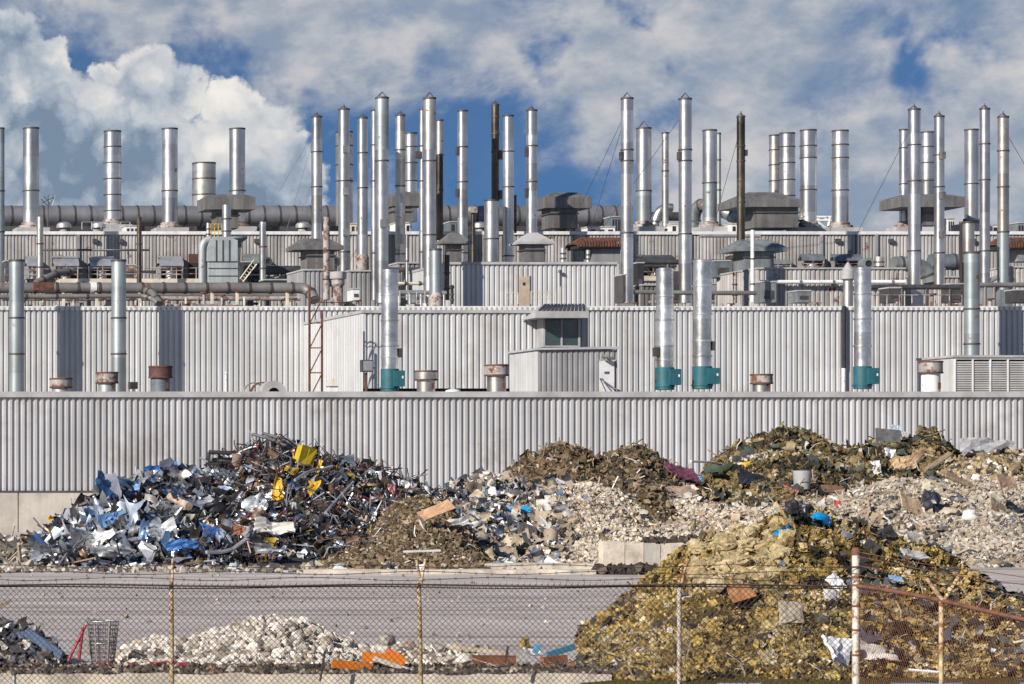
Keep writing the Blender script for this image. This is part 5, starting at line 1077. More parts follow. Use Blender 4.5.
# ------------------------------------------------------------------ single things on the heaps
ri = np.random.default_rng(21)
def slab(name, label, cat, px, py, w_, h_, rot, col, m_='debris', th=.05, crumple=.05, lift=.1, n=7, seed=None, group=None, rounded=False):
    """a board, sheet or panel w x h metres, bent and dented, lying at the surveyed spot; rot: tilt about x, y, z"""
    lift = lift+(.75 if px < 440 and py < 570 else .12)
    c = surf(px,py)+np.array((0,-lift,lift*.3)); u, v = np.meshgrid(np.linspace(-.5,.5,n), np.linspace(-.5,.5,n)); k = ri.normal(0,1,5)
    z = crumple*(k[0]*np.abs(u-k[1]*.2)*2+k[2]*u*v*4+ri.normal(0,.4,u.shape)+.5*k[3]*np.sin(v*6+k[4])); edge = ri.normal(0,crumple*.15,u.shape)
    A = np.column_stack([(u+edge).ravel()*w_,(v+edge.T).ravel()*h_,(z*max(w_,h_)).ravel()]); B = A-np.array((0,0,th)); R = euler(rot); A = A@R.T+c; B = B@R.T+c
    i = np.arange(n*n).reshape(n,n); q = np.stack([i[:-1,:-1],i[:-1,1:],i[1:,1:],i[1:,:-1]],-1).reshape(-1,4); N = n*n; mb = MB()
    V = np.concatenate([A,B]); mb.add(V,q,col=col,smooth=crumple>.12); mb.add(V,q[:,::-1]+N,col=col)
    ed = np.concatenate([i[0,:],i[1:,-1],i[-1,-2::-1],i[-2:0:-1,0]]); e2 = np.roll(ed,-1); mb.add(V,np.stack([ed,ed+N,e2+N,e2],1),col=col)
    return tag(mb.build(name,m_),label,cat,group)
def lump(name, label, cat, px, py, size, col, m_='debris', jit=.12, sub=ICO1, lift=.0, group=None, smooth=False):
    c = surf(px,py)+np.array((0,-lift,lift)); V, Fq = sub; V = (V*(1+ri.normal(0,jit,(len(V),1)))+ri.normal(0,jit*.3,V.shape))*np.array(size)*.5@euler((0,0,ri.uniform(-1,1))).T+c+np.array((0,0,size[2]*.2))
    mb = MB().add(V,Fq,col=col,smooth=smooth); return tag(mb.build(name,m_),label,cat,group)
def beam(name, label, cat, a, b, r_, col, m_='debris', lift=.1, n=4, bend=0., group=None):
    lift += .4 if a[0] < 440 and a[1] < 570 else 0
    A = surf(*a)+np.array((0,-lift,lift*.5)); B = surf(*b)+np.array((0,-lift,lift*.5)); mid = (A+B)/2+np.array((0,-bend,bend))
    mb = MB().tube([A,A*.65+B*.35+np.array((0,0,bend*.8)),A*.35+B*.65+np.array((0,0,bend)),B],r_,n=n,col=col,smooth=n>6); return tag(mb.build(name,m_),label,cat,group)
up = 1.2
# metal heap
yb_ = surf(298,463); r = thing('metal_box','crushed yellow metal box high on the scrap metal heap','box',tuple(yb_)); mb = MB(); V = (CUBE+ri.normal(0,.06,CUBE.shape))*np.array((.62,.4,.66)); V = V@euler((.15,.25,.35)).T+yb_+np.array((0,-1.0,.25)); mb.add(V,CF,col=(.50,.37,.02)); mb.build('body','plastic',r)
mb = MB(); mb.obox(yb_+np.array((.06,-1.25,.25)),(.03,.03,.55),(.15,.25,.35),col=(.35,.25,.02)); mb.build('seam','plastic',r)
slab('metal_strip','bent yellow strip in the scrap heap below the yellow box','scrap strip',286,478,.5,.3,(up,.3,.2),(.55,.36,.02),'plastic',.03,.2)
slab('metal_strip','tall bent orange yellow strip at the left of the scrap heap top','scrap strip',271,496,.28,.85,(1.35,.2,.1),(.60,.33,.015),'plastic',.03,.14)
slab('metal_strip','orange yellow strip above the pale dented hood','scrap strip',306,496,.28,.7,(1.1,.5,.4),(.60,.34,.015),'plastic',.03,.18)
slab('metal_strip','thin dull yellow strip leaning near the yellow box','scrap strip',312,477,.15,.8,(1.2,.3,-.3),(.50,.33,.03),'plastic',.03,.1)
slab('metal_strip','small orange scrap at the left tip of the scrap heap','scrap strip',26,545,.4,.45,(1.1,.2,.1),(.60,.32,.02),'plastic',.04,.2)
slab('metal_strip','small orange tatter above the left tip of the scrap heap','scrap strip',52,526,.5,.3,(1.,.2,.5),(.55,.30,.04),'plastic',.04,.25)
slab('blue_sheet','large curled blue panel on the ridge of the scrap heap','panel',158,481,1.5,.75,(1.0,-.25,.1),(.06,.20,.52),'plastic',.04,.16,lift=.3)
slab('blue_sheet','long bent blue panel half way up the scrap heap','panel',127,494,1.9,.35,(1.1,.35,.1),(.12,.22,.38),'scrap',.04,.1,lift=.3)
slab('blue_sheet','torn blue panel standing at the upper left of the scrap heap','panel',98,489,.7,.8,(1.3,.2,.3),(.10,.22,.42),'plastic',.04,.16,lift=.2)
slab('blue_sheet','bright blue panel low in the scrap heap beside white sheets','panel',176,553,1.1,.36,(1.0,-.05,.1),(.05,.15,.38),'plastic',.04,.1,lift=.4)
slab('blue_sheet','small blue panel at the foot of the scrap heap right of the post','panel',206,541,.9,.6,(1.0,.3,.4),(.05,.17,.48),'plastic',.04,.1,lift=.35)
slab('blue_sheet','faded blue panel in the middle of the scrap heap','panel',110,530,1.1,.8,(1.1,-.2,.3),(.14,.28,.50),'plastic',.04,.14,lift=.3)
for px,py,w_,h_,ry,c_,lab in ((52,561,2.0,.45,.02,(.66,.70,.74),'long white crumpled sheet lying along the foot of the scrap heap'),(85,549,1.6,.8,.15,(.75,.74,.72),'wide crumpled white sheet at the lower left of the scrap heap'),(96,560,1.2,.5,-.1,(.70,.73,.76),'crumpled pale bluish sheet at the foot of the scrap heap'),(118,557,1.0,.5,-.25,(.78,.77,.75),'bright white crumpled sheet at the foot of the scrap heap, tilted'),(155,543,1.1,1.0,.2,(.66,.68,.68),'large dented silver sheet beside the bright blue panel'),(122,540,.9,.6,.2,(.6,.6,.6),'dented grey sheet above the bright white one'),(245,543,.6,1.3,-.35,(.62,.66,.66),'pale flat panel leaning low in the scrap heap'),(249,512,.9,.9,.3,(.60,.62,.64),'curved silver panel in the middle of the scrap heap'),(212,487,.5,1.1,.5,(.55,.60,.66),'curved light blue grey panel near the brown mat'),(80,510,.8,.6,.1,(.55,.58,.62),'grey dented sheet at the upper left slope'),(262,558,1.0,.45,-.1,(.60,.62,.64),'silver sheet at the right foot of the scrap heap')):
    slab('crumpled_sheet',lab,'sheet metal',px,py,w_*.95,h_*.72,(1.0,-ry,.1),tuple(v*.85 for v in c_),'scrap',.03,.17,n=10,lift=.25,group='crumpled metal sheets in the scrap heap')
slab('dented_hood','pale hood with a red brown end lying in the scrap heap','car hood',264,538,1.4,.55,(.9,.15,.1),(.58,.55,.50),'plastic',.05,.08,lift=.45)
slab('rusty_plate','red brown plate beside the pale dented hood','plate',235,540,.6,.4,(1.,.2,.2),(.30,.12,.07),'debris',.04,.05,lift=.4)
slab('brown_mat','brown ridged mat draped near the top of the scrap heap','mat',240,472,1.0,.8,(1.,.4,.2),(.22,.16,.12),'debris',.06,.14,lift=.25)
beam('tree_log','pale wooden log sticking out of the scrap heap','log',(166,508),(184,518),.16,(.42,.33,.24),lift=.45,n=8)
c = surf(368,492); r = MB().lathe(c+np.array((0,-.3,0)),[(0,-.35),(.33,-.33),(.36,0),(.33,.3),(0,.34)],14,col=(.36,.27,.12)); tag(r.build('barrel','debris'),'small tan barrel at the right side of the scrap heap','barrel')
slab('pink_sheet','small pink panel at the right end of the scrap heap','panel',385,500,.35,.6,(1.3,.1,.1),(.50,.22,.22),'plastic',.03,.08,lift=.2)
beam('white_post','thin white post standing at the right end of the scrap heap','post',(389,474),(390,492),.07,(.6,.6,.58),lift=.15)
beam('long_pole','long thin silver pole slanting down the scrap heap','pole',(347,494),(319,525),.05,(.5,.5,.5),'scrap',lift=.5,n=6)
beam('long_pole','bent silver pole across the middle of the scrap heap','pole',(288,494),(318,483),.05,(.5,.5,.5),'scrap',lift=.6,n=6,bend=.15)
beam('red_bar','dark red bar near the top of the scrap heap','bar',(252,458),(272,444),.06,(.30,.03,.03),'plastic',lift=.4)
beam('bent_rail','curved silver rail low in the scrap heap','rail',(200,566),(240,553),.07,(.5,.5,.5),'scrap',lift=.6,n=6,bend=-.2)
# rectangular bar frame poking out at the left of the peak
y_ = 116.; b = MB(); fr = [P(209,452,y_),P(233,453,y_),P(240,462,y_),P(209,464,y_),P(209,452,y_)]; b.tube(fr,.09,n=6,col=(.05,.045,.04),caps=False); b.tube([P(209,460,y_+.3),P(250,459,y_+.3)],.1,n=6,col=(.2,.19,.17)); tag(b.build('bar_frame','plastic'),'dark rectangular bar frame poking out left of the scrap heap peak','frame')
for i,(a,b_,lab) in enumerate((((252,434),(286,446),'long steel bar at the very peak of the scrap heap'),((262,433),(300,447),'second long steel bar lying just under the peak bar'),((240,452),(262,446),'curved steel bar left of the scrap heap peak'))):
    mb = MB().tube([P(*a,117.),P((a[0]+b_[0])/2,(a[1]+b_[1])/2-1.5,116.8),P(*b_,116.6)],.07,n=6,col=(.22,.22,.23)); tag(mb.build('steel_bar','scrap'),lab,'bar')
# middle heaps
slab('plywood_sheet','tan plywood sheet lying on the brown slope','plywood',427,519,1.3,.45,(.7,-.35,.3),(.50,.31,.18),'debris',.05,.02,lift=.35)
slab('blue_sheet','bright sky blue sheet on the rubble left of centre','sheet',516,513,.8,.35,(.8,-.1,.1),(.03,.30,.58),'plastic',.04,.05,lift=.3)
slab('dark_slab','dark grey broken slab below the bright sky blue sheet','slab',524,537,.7,.8,(1.1,.3,.2),(.10,.10,.095),'debris',.12,.03,lift=.3)
slab('tan_slab','tan flat slab at the foot of the rubble below the dark slab','slab',503,556,.9,.6,(.9,.1,.2),(.42,.32,.22),'debris',.1,.03,lift=.3)
slab('purple_carpet','purple red carpet piece below the brown heap','carpet',677,477,1.35,.75,(.75,.18,.25),(.15,.05,.085),'debris',.05,.05,lift=.4)
slab('blue_sheet','light blue sheet between the purple carpet and green netting','sheet',703,484,.75,.5,(.75,.3,.3),(.14,.34,.60),'plastic',.04,.05,lift=.35)
slab('white_board','white board lying right beside the purple carpet','board',686,492,.6,.4,(.6,-.2,.2),(.68,.58,.46),'debris',.05,.04,lift=.3)
slab('dirt_mat','pinkish brown flat mat below the purple carpet','mat',668,493,2.2,1.0,(.45,-.1,.1),(.36,.26,.20),'debris',.05,.05,lift=.15)
slab('netting_bundle','dark green netting bundle beside the right heap','netting',722,477,1.2,.9,(1.,.3,.2),(.055,.075,.05),'debris',.06,.22,lift=.4)
slab('black_tarp','black tarp lying at the foot of the right heap','tarp',752,482,1.6,.7,(.7,.15,.2),(.028,.03,.038),'plastic',.04,.14,lift=.35)
slab('yellow_scrap','small yellow scrap beside the dark green netting','scrap',745,466,.4,.25,(1.,-.2,.2),(.55,.38,.05),'plastic',.03,.15,lift=.2)
beam('white_pipe','thin white pipe poking out left of the right heap','pipe',(688,465),(712,466),.05,(.7,.69,.66),'plastic',lift=.3,n=6)
slab('white_bag','white torn bag on the rubble left of centre','bag',460,500,.5,.35,(.9,.2,.1),(.60,.59,.57),'plastic',.04,.2,lift=.2)
slab('grey_sheet','grey flat sheet on the rubble above the tan plywood','sheet',478,494,.7,.5,(1.,.2,.3),(.34,.34,.33),'debris',.05,.05,lift=.25)
slab('white_sheet','white torn sheet beside the tan plywood','sheet',452,527,1.1,.3,(.8,-.2,.1),(.62,.60,.57),'debris',.03,.12,lift=.35)
# right heaps
slab('grey_slab','dark grey square panel leaning on the right heap','panel',882,444,1.0,.95,(1.15,.12,-.1),(.10,.10,.105),'debris',.1,.02,lift=.5)
slab('white_bag','white torn bag hanging below the dark grey square panel','bag',883,458,.45,.4,(1.2,.2,.1),(.66,.66,.67),'plastic',.04,.22,lift=.5)
slab('white_bag','long white torn bag on the slope left of the cardboard','bag',872,471,.35,.6,(1.1,.1,.2),(.66,.66,.67),'plastic',.04,.22,lift=.4)
slab('wooden_board','dark brown thick board on the grey rubble','board',822,492,1.35,.42,(.75,.02,.05),(.17,.10,.065),'debris',.12,.02,lift=.35)
slab('plywood_sheet','large tan plywood sheet on the right rubble','plywood',906,509,1.05,.85,(.85,.45,.2),(.48,.35,.22),'debris',.05,.02,lift=.4)
slab('cardboard_piece','tan cardboard at the foot of the right heap','cardboard',898,467,.9,.6,(1.,-.2,.1),(.46,.32,.19),'debris',.05,.10,lift=.4)
slab('cardboard_piece','brown folded cardboard below the right heap','cardboard',912,462,.5,.7,(1.2,.5,.1),(.30,.20,.12),'debris',.05,.06,lift=.5)
lump('black_bag','black bag beside the large plywood sheet','bag',929,511,(.62,.5,.95),(.03,.033,.045),'plastic',.14,sub=ICO2,lift=.12)
slab('foam_slab','cream curled foam slab above the black bag','foam',933,492,1.1,.5,(1.,.35,.1),(.48,.43,.32),'debris',.12,.12,lift=.35)
lump('tan_bundle','tan rounded bundle right of the black bag','bundle',950,518,(.75,.5,.45),(.42,.36,.28),'debris',.1,lift=.1)
c = surf(798,488); r = MB().lathe(c+np.array((0,-.4,-.05)),[(0,0),(.30,0),(.36,.75),(.32,.75),(.30,.2),(0,.2)],16,col=(.33,.34,.34)); tag(r.build('bucket','plastic'),'grey bucket on the pale rubble left of the thick board','bucket')
beam('red_hose','short red hose on the pale rubble beside the grey bucket','hose',(781,489),(795,495),.06,(.45,.10,.10),'plastic',lift=.25,n=6)
slab('red_scrap','small red scrap on the grey rubble','scrap',834,507,.3,.3,(1.,.2,.2),(.50,.10,.09),'plastic',.03,.15,lift=.25)
slab('plank','long brown plank slanting across the right rubble','plank',962,488,2.0,.28,(.8,.42,.1),(.28,.20,.13),'debris',.07,.02,lift=.45)
slab('plank','grey brown plank leaning above the long plank','plank',930,467,1.4,.22,(.9,-.6,.1),(.22,.17,.12),'debris',.07,.02,lift=.5)
slab('brown_board','brown square board at the right edge heap','board',1000,487,.8,.7,(1.,.1,.2),(.30,.20,.14),'debris',.06,.03,lift=.4)
slab('brown_board','tan board below the brown square board','board',993,511,.8,.6,(1.,.5,.2),(.33,.26,.17),'debris',.06,.03,lift=.4)
slab('dark_tarp','dark bluish tarp at the right edge of the rubble','tarp',1015,515,1.2,.5,(.8,.1,.1),(.04,.05,.07),'plastic',.04,.1,lift=.3)
slab('grey_sheeting','rippled pale grey sheeting over the top of the right edge heap','sheeting',985,452,2.4,.9,(.75,.03,.1),(.36,.36,.37),'debris',.04,.05,lift=.35)
slab('white_sheet','white torn sheet near the right end of the rubble','sheet',975,520,1.3,.4,(.7,.1,.1),(.62,.61,.60),'plastic',.03,.16,lift=.3)
slab('blue_scrap','light blue scrap at the right edge heap top','scrap',893,430,.35,.25,(1.,.1,.1),(.45,.55,.65),'plastic',.04,.1,lift=.2)
# near yellow heap
slab('blue_tarp','bright blue plastic sheet on the top of the near yellow heap','tarp',818,521,.42,.24,(.8,.2,.2),(.01,.28,.60),'plastic',.03,.16,lift=.15)
slab('blue_tarp','bright blue strip left of the black heap top','tarp',778,535,.36,.15,(.8,-.45,.2),(.01,.26,.58),'plastic',.02,.12,lift=.15)
lump('black_foil','crumpled black foil at the peak of the near yellow heap','foil',797,520,(.46,.4,.40),(.02,.02,.022),'plastic',.20,sub=ICO2,lift=.05)
slab('orange_board','orange brown perforated board on the near yellow heap','board',734,597,.42,.32,(.9,-.2,.2),(.38,.18,.08),'debris',.04,.03,lift=.18)
lump('foam_chunk','tan foam chunk left of the orange brown board','foam',714,594,(.36,.3,.3),(.50,.40,.26),'tuft',.10,lift=.1)
slab('stone_disc','grey round stone slab in the near heap between post and boulder','stone',786,617,.36,.38,(1.15,.1,.1),(.36,.31,.24),'debris',.08,.05,lift=.15)
slab('plastic_crate','crumpled white plastic grid crate low in the near heap','crate',830,657,.42,.52,(1.,.35,.3),(.68,.68,.70),'plastic',.06,.08,lift=.22)
slab('white_foil','white torn foil left of the corner post','foil',833,590,.2,.42,(1.1,-.6,.2),(.62,.62,.64),'plastic',.02,.12,lift=.15)
slab('white_foil','white crumpled foil under the white torn foil','foil',826,600,.28,.22,(1.1,.3,.2),(.60,.58,.54),'debris',.02,.14,lift=.15)
slab('grey_slab','pale grey flat panel on the shaded slope of the near heap','panel',906,559,.5,.22,(.7,.15,.2),(.50,.48,.46),'debris',.04,.04,lift=.2)
slab('blue_sheet','light blue sheet below the rusty rail','sheet',888,584,.26,.14,(.9,.1,.1),(.25,.40,.60),'plastic',.02,.05,lift=.2)
slab('white_bag','white torn bag low in the near heap by the corner post','bag',868,655,.7,.3,(1.,.25,.2),(.55,.50,.46),'debris',.03,.2,lift=.2)
beam('white_rail','bent white rail lying low behind the rusty fence','rail',(900,679),(936,681),.02,(.66,.66,.64),'plastic',lift=.3,n=6)
for px,py,s_,lab in ((700,556,.42,'wide tan foam block on the left shoulder of the near heap'),(725,551,.40,'tan foam block below the ridge of the near heap'),(748,552,.44,'biggest tan foam block near the ridge of the near heap'),(738,566,.36,'tan foam block above the orange brown board'),(760,566,.32,'smaller tan foam block right of the others'),(714,571,.34,'low tan foam block at the left of the group'),(642,603,.30,'pale yellow foam lump at the left end of the near heap')):
    lump('foam_block',lab,'foam',px,py,(s_*1.0,s_*.7,s_*.6),(.44,.35,.20),'tuft',.13,sub=ICO2,lift=.06,group='tan foam blocks on the near heap')
# ---- concrete blocks at the road edge
for i,(a,b_,yt,yb2,lab) in enumerate(((603,624.5,542,569,'whitest concrete block at the left end of the row'),(625.2,643.5,543,569,'grey streaked concrete block second in the row'),(644.2,660,543.5,569,'tan stained concrete block right of the streaked one'),(660.8,720,543.5,566,'long grey concrete block at the right end of the row'))):
    y_ = 103.6; zb, zt = max(-.02,Z(yb2,y_)-.3), Z(yt,y_); n=6; mb = MB(); xs = np.linspace(X(a,y_),X(b_,y_),n+1); rows=[np.column_stack([xs,np.full(n+1,yy)+ri.normal(0,.003,n+1),np.full(n+1,zz)+ri.normal(0,.02,n+1)*(zz>0.1)]) for yy,zz in ((y_,zb),(y_-.02,zt),(y_+.45,zt),(y_+.45,zb))]
    V=np.concatenate(rows); k=np.arange(n); q=n+1
    for s_ in range(3): mb.add(V,np.stack([k+s_*q,k+1+s_*q,k+1+(s_+1)*q,k+(s_+1)*q],1))
    mb.add(V,[(0,q,2*q,3*q),(n,n+q,n+2*q,n+3*q)]); tag(mb.build('concrete_block','concrete_pale' if i!=2 else 'concrete'),lab,'concrete block','concrete blocks at the road edge')
lump('dark_stone','dark stub standing at the left end of the concrete blocks','stone',611,543,(.3,.2,.3),(.06,.05,.05),lift=.05)if False else None
# ---- near row: big pale chunks
cr = random.Random(9)
base = []
for k in range(6):
    V, Fq = ICO1; V = V.copy()
    for _ in range(12):
        d_ = ri.normal(size=3); d_ /= np.linalg.norm(d_); s_ = V@d_; lim_ = ri.uniform(.38,.75); V -= np.where(s_ > lim_, s_-lim_, 0)[:,None]*d_
    V *= np.array((1,ri.uniform(.7,.95),ri.uniform(.6,.9))); mb = MB().add(V*.5,Fq,col=pick(ri,pW,1)[0]); base.append(mb.build('concrete_chunk','debris'))
    base[-1].hide_render = False
used = set()
def chunk(px, y_, s_, label, zz=None):
    k = cr.randrange(6); o = base[k] if k not in used else base[k].copy()
    if k in used: COL.objects.link(o)
    used.add(k); x = X(px,y_); z = float(hW.z(np.array([x]),np.array([y_]))[0]) if zz is None else zz
    o.location = (x,y_,max(0,z)+s_*.22); o.scale = (s_,s_,s_); o.rotation_euler = (cr.uniform(-.4,.4),cr.uniform(-.4,.4),cr.uniform(0,6.3)); tag(o,label,'concrete chunk','pale broken concrete chunks in the row by the road')
for px,y_,s_,lab in ((385,50.3,.42,'big pale chunk just right of the low end of the white heap'),(398,50.8,.36,'pale chunk behind the orange board'),(388,51.5,.46,'wide white chunk above the orange board'),(405,51.2,.50,'tallest grey white chunk standing beside the fence post with the arms'),(418,50.4,.36,'rounded white chunk left behind the fence post with arms'),(436,51.6,.40,'pale chunk right behind the fence post with arms'),(432,50.2,.38,'bluish grey chunk right of the fence post with arms'),(455,51.7,.42,'white angular chunk left of the wooden plank'),(470,51.9,.44,'pale chunk at the right end of the white row'),(446,50.0,.34,'low grey chunk in front of the white angular one'),(462,49.8,.40,'flat pale chunk beside the brown trough'),(366,50.6,.34,'pale chunk at the foot of the white heap'),(478,49.9,.24,'small pale chunk beside the brown trough'),(203,48.6,.22,'single small chunk lying below the heap near the left post')):
    chunk(px,y_,s_,lab)
lab = 'pale broken concrete chunk heaped in the white pile left of the orange boards'
n = 0
while n < 150:
    px = cr.uniform(122,346); y_ = cr.uniform(48.8,52.2); x = X(px,y_); z = float(hW.z(np.array([x]),np.array([y_]))[0])
    if z < .03: continue
    chunk(px,y_,cr.uniform(.16,.30),lab,z); n += 1
# ---- wire basket, barricades, planks
yk = 49.6; c = np.array((X(103,yk),yk,0.)); r = thing('wire_basket','tapered wire mesh basket with a pale frame standing by the rubble','basket',tuple(c)); h_ = Z(621,yk); r0, r1 = .17, .26
ang = np.linspace(0,2*math.pi,37)[:-1]; A=[];B=[]
for a in ang: A.append(c+np.array((r0*math.cos(a),r0*math.sin(a),0))); B.append(c+np.array((r1*math.cos(a),r1*math.sin(a),h_)))
for k in range(13):
    u = k/12; q = r0+(r1-r0)*u; pts = [c+np.array((q*math.cos(a),q*math.sin(a),h_*u)) for a in ang]; A += pts; B += pts[1:]+pts[:1]
mb = MB().segs(A,B,.006,col=(.1,.1,.1)); mb.build('wire_mesh','steel',r)
mb = MB()
for a in (-2.3,-1.35,.2,1.7): mb.tube([c+np.array((r0*1.03*math.cos(a),r0*1.03*math.sin(a),0)),c+np.array((r1*1.03*math.cos(a),r1*1.03*math.sin(a),h_))],.016,n=6)
for u in (.02,.55,1.): q=(r0+(r1-r0)*u)*1.02; mb.tube([c+np.array((q*math.cos(a),q*math.sin(a),h_*u)) for a in np.linspace(0,2*math.pi,25)],.013,n=6,caps=False)
mb.build('frame','steel_light',r)
r = thing('sawhorse','red folding sawhorse leg frame leaning beside the wire basket','sawhorse',P(77,662,49.4)); y_=49.4
for a,b_ in (((86,624.5),(68,661)),((83,627),(79,660))): MB().tube([P(*a,y_),P(*b_,y_)],.025,n=4,col=(.30,.02,.04)).build('leg','plastic',r)
MB().tube([P(79,641,y_),P(82,640,y_+.02)],.02,n=4,col=(.30,.02,.04)).build('brace','plastic',r)
mb = MB(); pts = [surf(q,666+1.5*math.sin(q*.25))+np.array((0,-.05,.05)) for q in range(92,190,4)]
for a,b_ in zip(pts[:-1],pts[1:]): 
    if ri.random()>.2: mb.hexa([(a[0],a[1]-.05,a[2]-.02),(b_[0],b_[1]-.05,b_[2]-.02),(b_[0],b_[1]+.05,b_[2]),(a[0],a[1]+.05,a[2]),(a[0],a[1]-.05,a[2]+.03*ri.random()),(b_[0],b_[1]-.05,b_[2]+.03*ri.random()),(b_[0],b_[1]+.05,b_[2]+.03),(a[0],a[1]+.05,a[2]+.03)],col=(.42,.02,.06))
tag(mb.build('red_tape','plastic'),'crumpled red tape strip lying at the foot of the basket','tape')
def plank3(name,label,cat,a,b_,y0,y1,wd,th,col,m_='plastic'):
    A=np.array(P(*a,y0)); B=np.array(P(*b_,y1)); d_=B-A; L=np.linalg.norm(d_); ry=-math.asin(d_[2]/L); rz=math.atan2(d_[1],d_[0]); mb=MB().obox((A+B)/2,(L,th,wd),(0,ry,rz),col=col); return tag(mb.build(name,m_),label,cat)
o_=(.62,.17,.008)
plank3('barricade_board','lower bright orange barricade board lying on the wall edge','barricade board',(332,663.5),(371,667.5),47.6,47.65,.13,.05,o_)
plank3('barricade_board','upper orange barricade board behind the grey beam','barricade board',(362,656.5),(405,660),48.0,47.9,.15,.05,o_)
plank3('barricade_board','short orange red barricade foot sticking up at the upper board','barricade board',(386,651),(402,658),48.2,48.1,.10,.05,(.55,.10,.01))
plank3('grey_beam','long grey metal beam sloping down past the orange boards','beam',(345,648),(413,671.5),48.4,47.4,.07,.06,(.42,.38,.33),'debris')
plank3('wooden_plank','pale wooden plank lying right of the white chunks','plank',(450,646.5),(508,653.5),50.2,49.8,.07,.12,(.44,.36,.27),'debris')
plank3('rusty_trough','rust brown flat trough at the right end of the white row','trough',(472,659.5),(516,660),49.3,49.1,.12,.5,(.16,.06,.03),'debris')
plank3('blue_plank','light blue plank leaning on the left foot of the near heap','plank',(546,655.5),(574,646.5),48.6,48.8,.10,.05,(.08,.30,.45))
plank3('blue_plank','short upright blue scrap left of the light blue plank','plank',(534,653),(540,645),49.,49.,.09,.05,(.10,.28,.42))
plank3('brick_plank','red brown plank under the light blue plank','plank',(542,661),(566,658.5),48.4,48.5,.12,.1,(.26,.10,.05),'debris')
lump('foam_lump','dull yellow crumpled lump standing left of the blue planks','foam',524,648,(.26,.2,.30),(.26,.19,.07),'debris',.2,lift=.02)
slab('white_sheet','small white scrap sheet under the dull yellow lump','sheet',527,655,.3,.12,(.9,.1,.1),(.62,.62,.64),'plastic',.02,.1,lift=.1)
plank3('blue_board','dark blue board slanting on the lower left dark heap','board',(27,632),(62,656),50.2,49.6,.16,.05,(.07,.11,.18))
plank3('wooden_pole','broken wooden pole sticking in at the left edge','pole',(-6,610),(11,600.5),44.0,44.0,.05,.05,(.25,.20,.14),'debris')
y_=46.; r=thing('post_stub','short grey post stub with a cap at the lower left','post',P(14,690,y_)); MB().lathe((X(14,y_),y_,-.22),[(.035,0),(.035,Z(673,y_)+.22),(0,Z(673,y_)+.22)],12).build('stub','steel_light',r); MB().lathe((X(14,y_),y_,Z(673,y_)),[(.045,-.03),(.045,.02),(0,.03)],12).build('cap','steel',r)
for a,b_,lab in (((325,651),(320,681),'thin dark stake leaning before the orange boards'),((508,646),(505,662),'short stake at the end of the wooden plank')):
    mb=MB().tube([P(*a,46.5),P(*b_,46.5)],.018,n=6,col=(.05,.04,.035)); tag(mb.build('stake','debris'),lab,'stake')
# ------------------------------------------------------------------ chain link fences
YF_ = 36.; zt = Z(584.5,YF_); zb0 = -.2
r = thing('chain_link_fence','brown chain link fence with barbed wire across the bottom of the photo','fence',(X(420,YF_),YF_,zb0))
def links(p0,p1,z0,z1,d,wr,m_,parent,seed,slope=0.):
    p0=np.array(p0); p1=np.array(p1); L=np.linalg.norm(p1-p0); t=(p1-p0)/L; H=z1-z0; A=[];B=[]; nrm=np.array((t[1],-t[0])); q=np.arange(-H,L,d)
    for s_ in (1,-1):
        for u in q:
            a0,a1=u,u+H; za,zc=(z0,z1) if s_>0 else (z1,z0)
            if a0<0: za+= s_*(-a0); a0=0
            if a1>L: zc-= s_*(a1-L); a1=L
            if a1-a0<.01: continue
            off=nrm*.004*s_; A.append((*(p0+t*a0+off),za)); B.append((*(p0+t*a1+off),zc))
    A=np.array(A); B=np.array(B)
    for E in (A,B): E[:,2]+=slope*np.hypot(E[:,0]-p0[0],E[:,1]-p0[1])
    mb=MB().segs(A,B,wr)
    # twisted barbs standing above the selvage
    k=np.arange(0,L,d); mb.segs([(*(p0+t*u),z1-.02+slope*u) for u in k],[(*(p0+t*(u+.012)),z1+.035+slope*u) for u in k],wr)
    return mb.build('wire_mesh',m_,parent)
links((X(-40,YF_),YF_),(X(855,YF_),YF_),zb0,zt,.072,.0034,'chain',r,1)
sag=lambda q:.012*math.sin(q*.02)
MB().tube([(X(q,YF_),YF_-.01,zt-.01+sag(q)) for q in range(-40,857,12)],.011,n=6).build('tension_wire','chain',r)
MB().tube([(X(q,YF_),YF_+.012,zt-.035+sag(q+40)) for q in range(-40,857,12)],.008,n=6).build('tension_wire','chain',r)
mb=MB()
for k,py in enumerate((572.5,566.,579.)):
    pts=[(X(q,YF_),YF_+.03*k-.15+.05*k,Z(py,YF_)+sag(q*1.7+k*90)*1.5) for q in range(-40,857,16)]; mb=MB().tube(pts,.0045,n=5)
    for j in range(0,len(pts)-1):
        p=np.array(pts[j]); mb.segs([p+np.array((-.015,0,-.02)),p+np.array((.015,0,-.02))],[p+np.array((.015,0,.02)),p+np.array((-.015,0,.02))],.003)
    mb.build('barbed_wire','chain',r)
def fpost(px,Y,yt,m_,rr=.027,lean=0.,nm='post',par=r):
    mb=MB().tube([(X(px,Y),Y+.04,zb0),(X(px,Y)+lean*.5,Y+.04,(Z(yt,Y)+zb0)/2),(X(px,Y)+lean,Y+.04,Z(yt,Y))],rr,n=12); return mb.build(nm,m_,par)
fpost(173.5,YF_,581,'post_rust',lean=-.02); p_=fpost(423.5,YF_,582,'post_rust',lean=-.045); fpost(680.5,YF_,584,'post')
def arm(a,b_,Y,par,m_='post_rust',rr=.016):
    mb=MB().tube([P(*a,Y),P(*b_,Y)],rr,n=8); return mb.build('barb_arm',m_,par)
arm((172.3,582),(172.6,559),YF_,r); arm((421,583),(416.5,560),YF_,r); arm((421,583),(425.5,559),YF_,r); arm((681,585),(687.5,560.5),YF_,r)
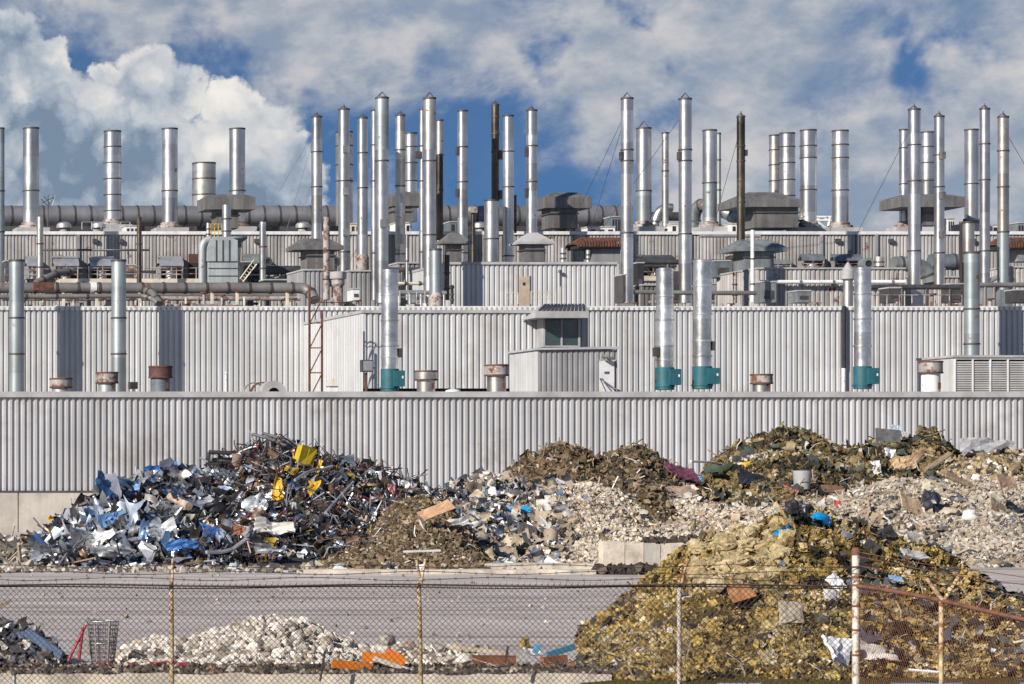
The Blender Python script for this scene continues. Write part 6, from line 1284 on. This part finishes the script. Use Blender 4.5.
o=MB().obox(P(422,551,36.02),(.44,.03,.025),(0,-.03,0),col=(.62,.60,.56)); tag(o.build('weathered_board','plastic'),'weathered white slat resting on the arms of a fence post','board')
# the rusty return fence at the right
r2=thing('chain_link_fence','rusty chain link fence turning off from the corner post at the right','fence',(X(856,YF_),YF_,zb0))
pA=np.array((X(856,YF_),YF_)); YB_=33.4; pB=np.array((X(943,YB_),YB_)); LB=np.linalg.norm(pB-pA); dR=(pB-pA)/LB; pC=pA+dR*9
zr=Z(585,YF_); SL=(Z(601.5,YB_)-zr)/LB
links(pA+dR*.05,pC,zb0,zr,.072,.0016,'chain_rust',r2,2,SL)
pt=lambda s_: (*(pA+dR*s_),zr-.01+SL*s_+.02*math.sin(s_*.9))
MB().tube([pt(s_) for s_ in np.arange(.05,9,.3)],.024,n=10).build('top_rail','chain_rust',r2)
mb=MB(); s0=np.arange(.05,9,.05); mb.segs([(*(pA+dR*s_),zr+SL*s_+.01) for s_ in s0],[(*(pA+dR*(s_+.02)),zr+SL*s_+.05) for s_ in s0],.004); o=mb.build('selvage','chain_rust',r2); o['kind']='stuff'
MB().tube([(pA[0],pA[1],zb0),(pA[0],pA[1],Z(551,YF_))],.046,n=14).build('corner_post','post',r2)
MB().lathe((pA[0],pA[1],Z(551,YF_)),[(.051,-.05),(.051,.01),(.03,.04),(0,.045)],14).build('post_cap','chain_rust',r2)
for y_ in (585,577,567,606,630,655): MB().lathe((pA[0],pA[1],Z(y_,YF_)),[(.047,-.012),(.053,-.01),(.053,.01),(.047,.012)],14).build('clamp','chain_rust',r2)
MB().tube([(pB[0],pB[1]+.04,zb0),(pB[0],pB[1]+.04,zr+SL*LB)],.027,n=12).build('post','post_rust',r2)
arm((943.5,601),(927,579),YB_,r2,rr=.022); arm((943.5,601),(959.5,575.5),YB_,r2,rr=.022)
for k,(h_,o_) in enumerate(((.12,.0),(.22,.0),(.33,.0),(.40,.1))):
    mb=MB().tube([(*(pA+dR*s_),zr+h_+SL*s_+.015*math.sin(s_+k)) for s_ in np.arange(0,9,.4)],.0045,n=5); mb.build('barbed_wire','chain_rust',r2)
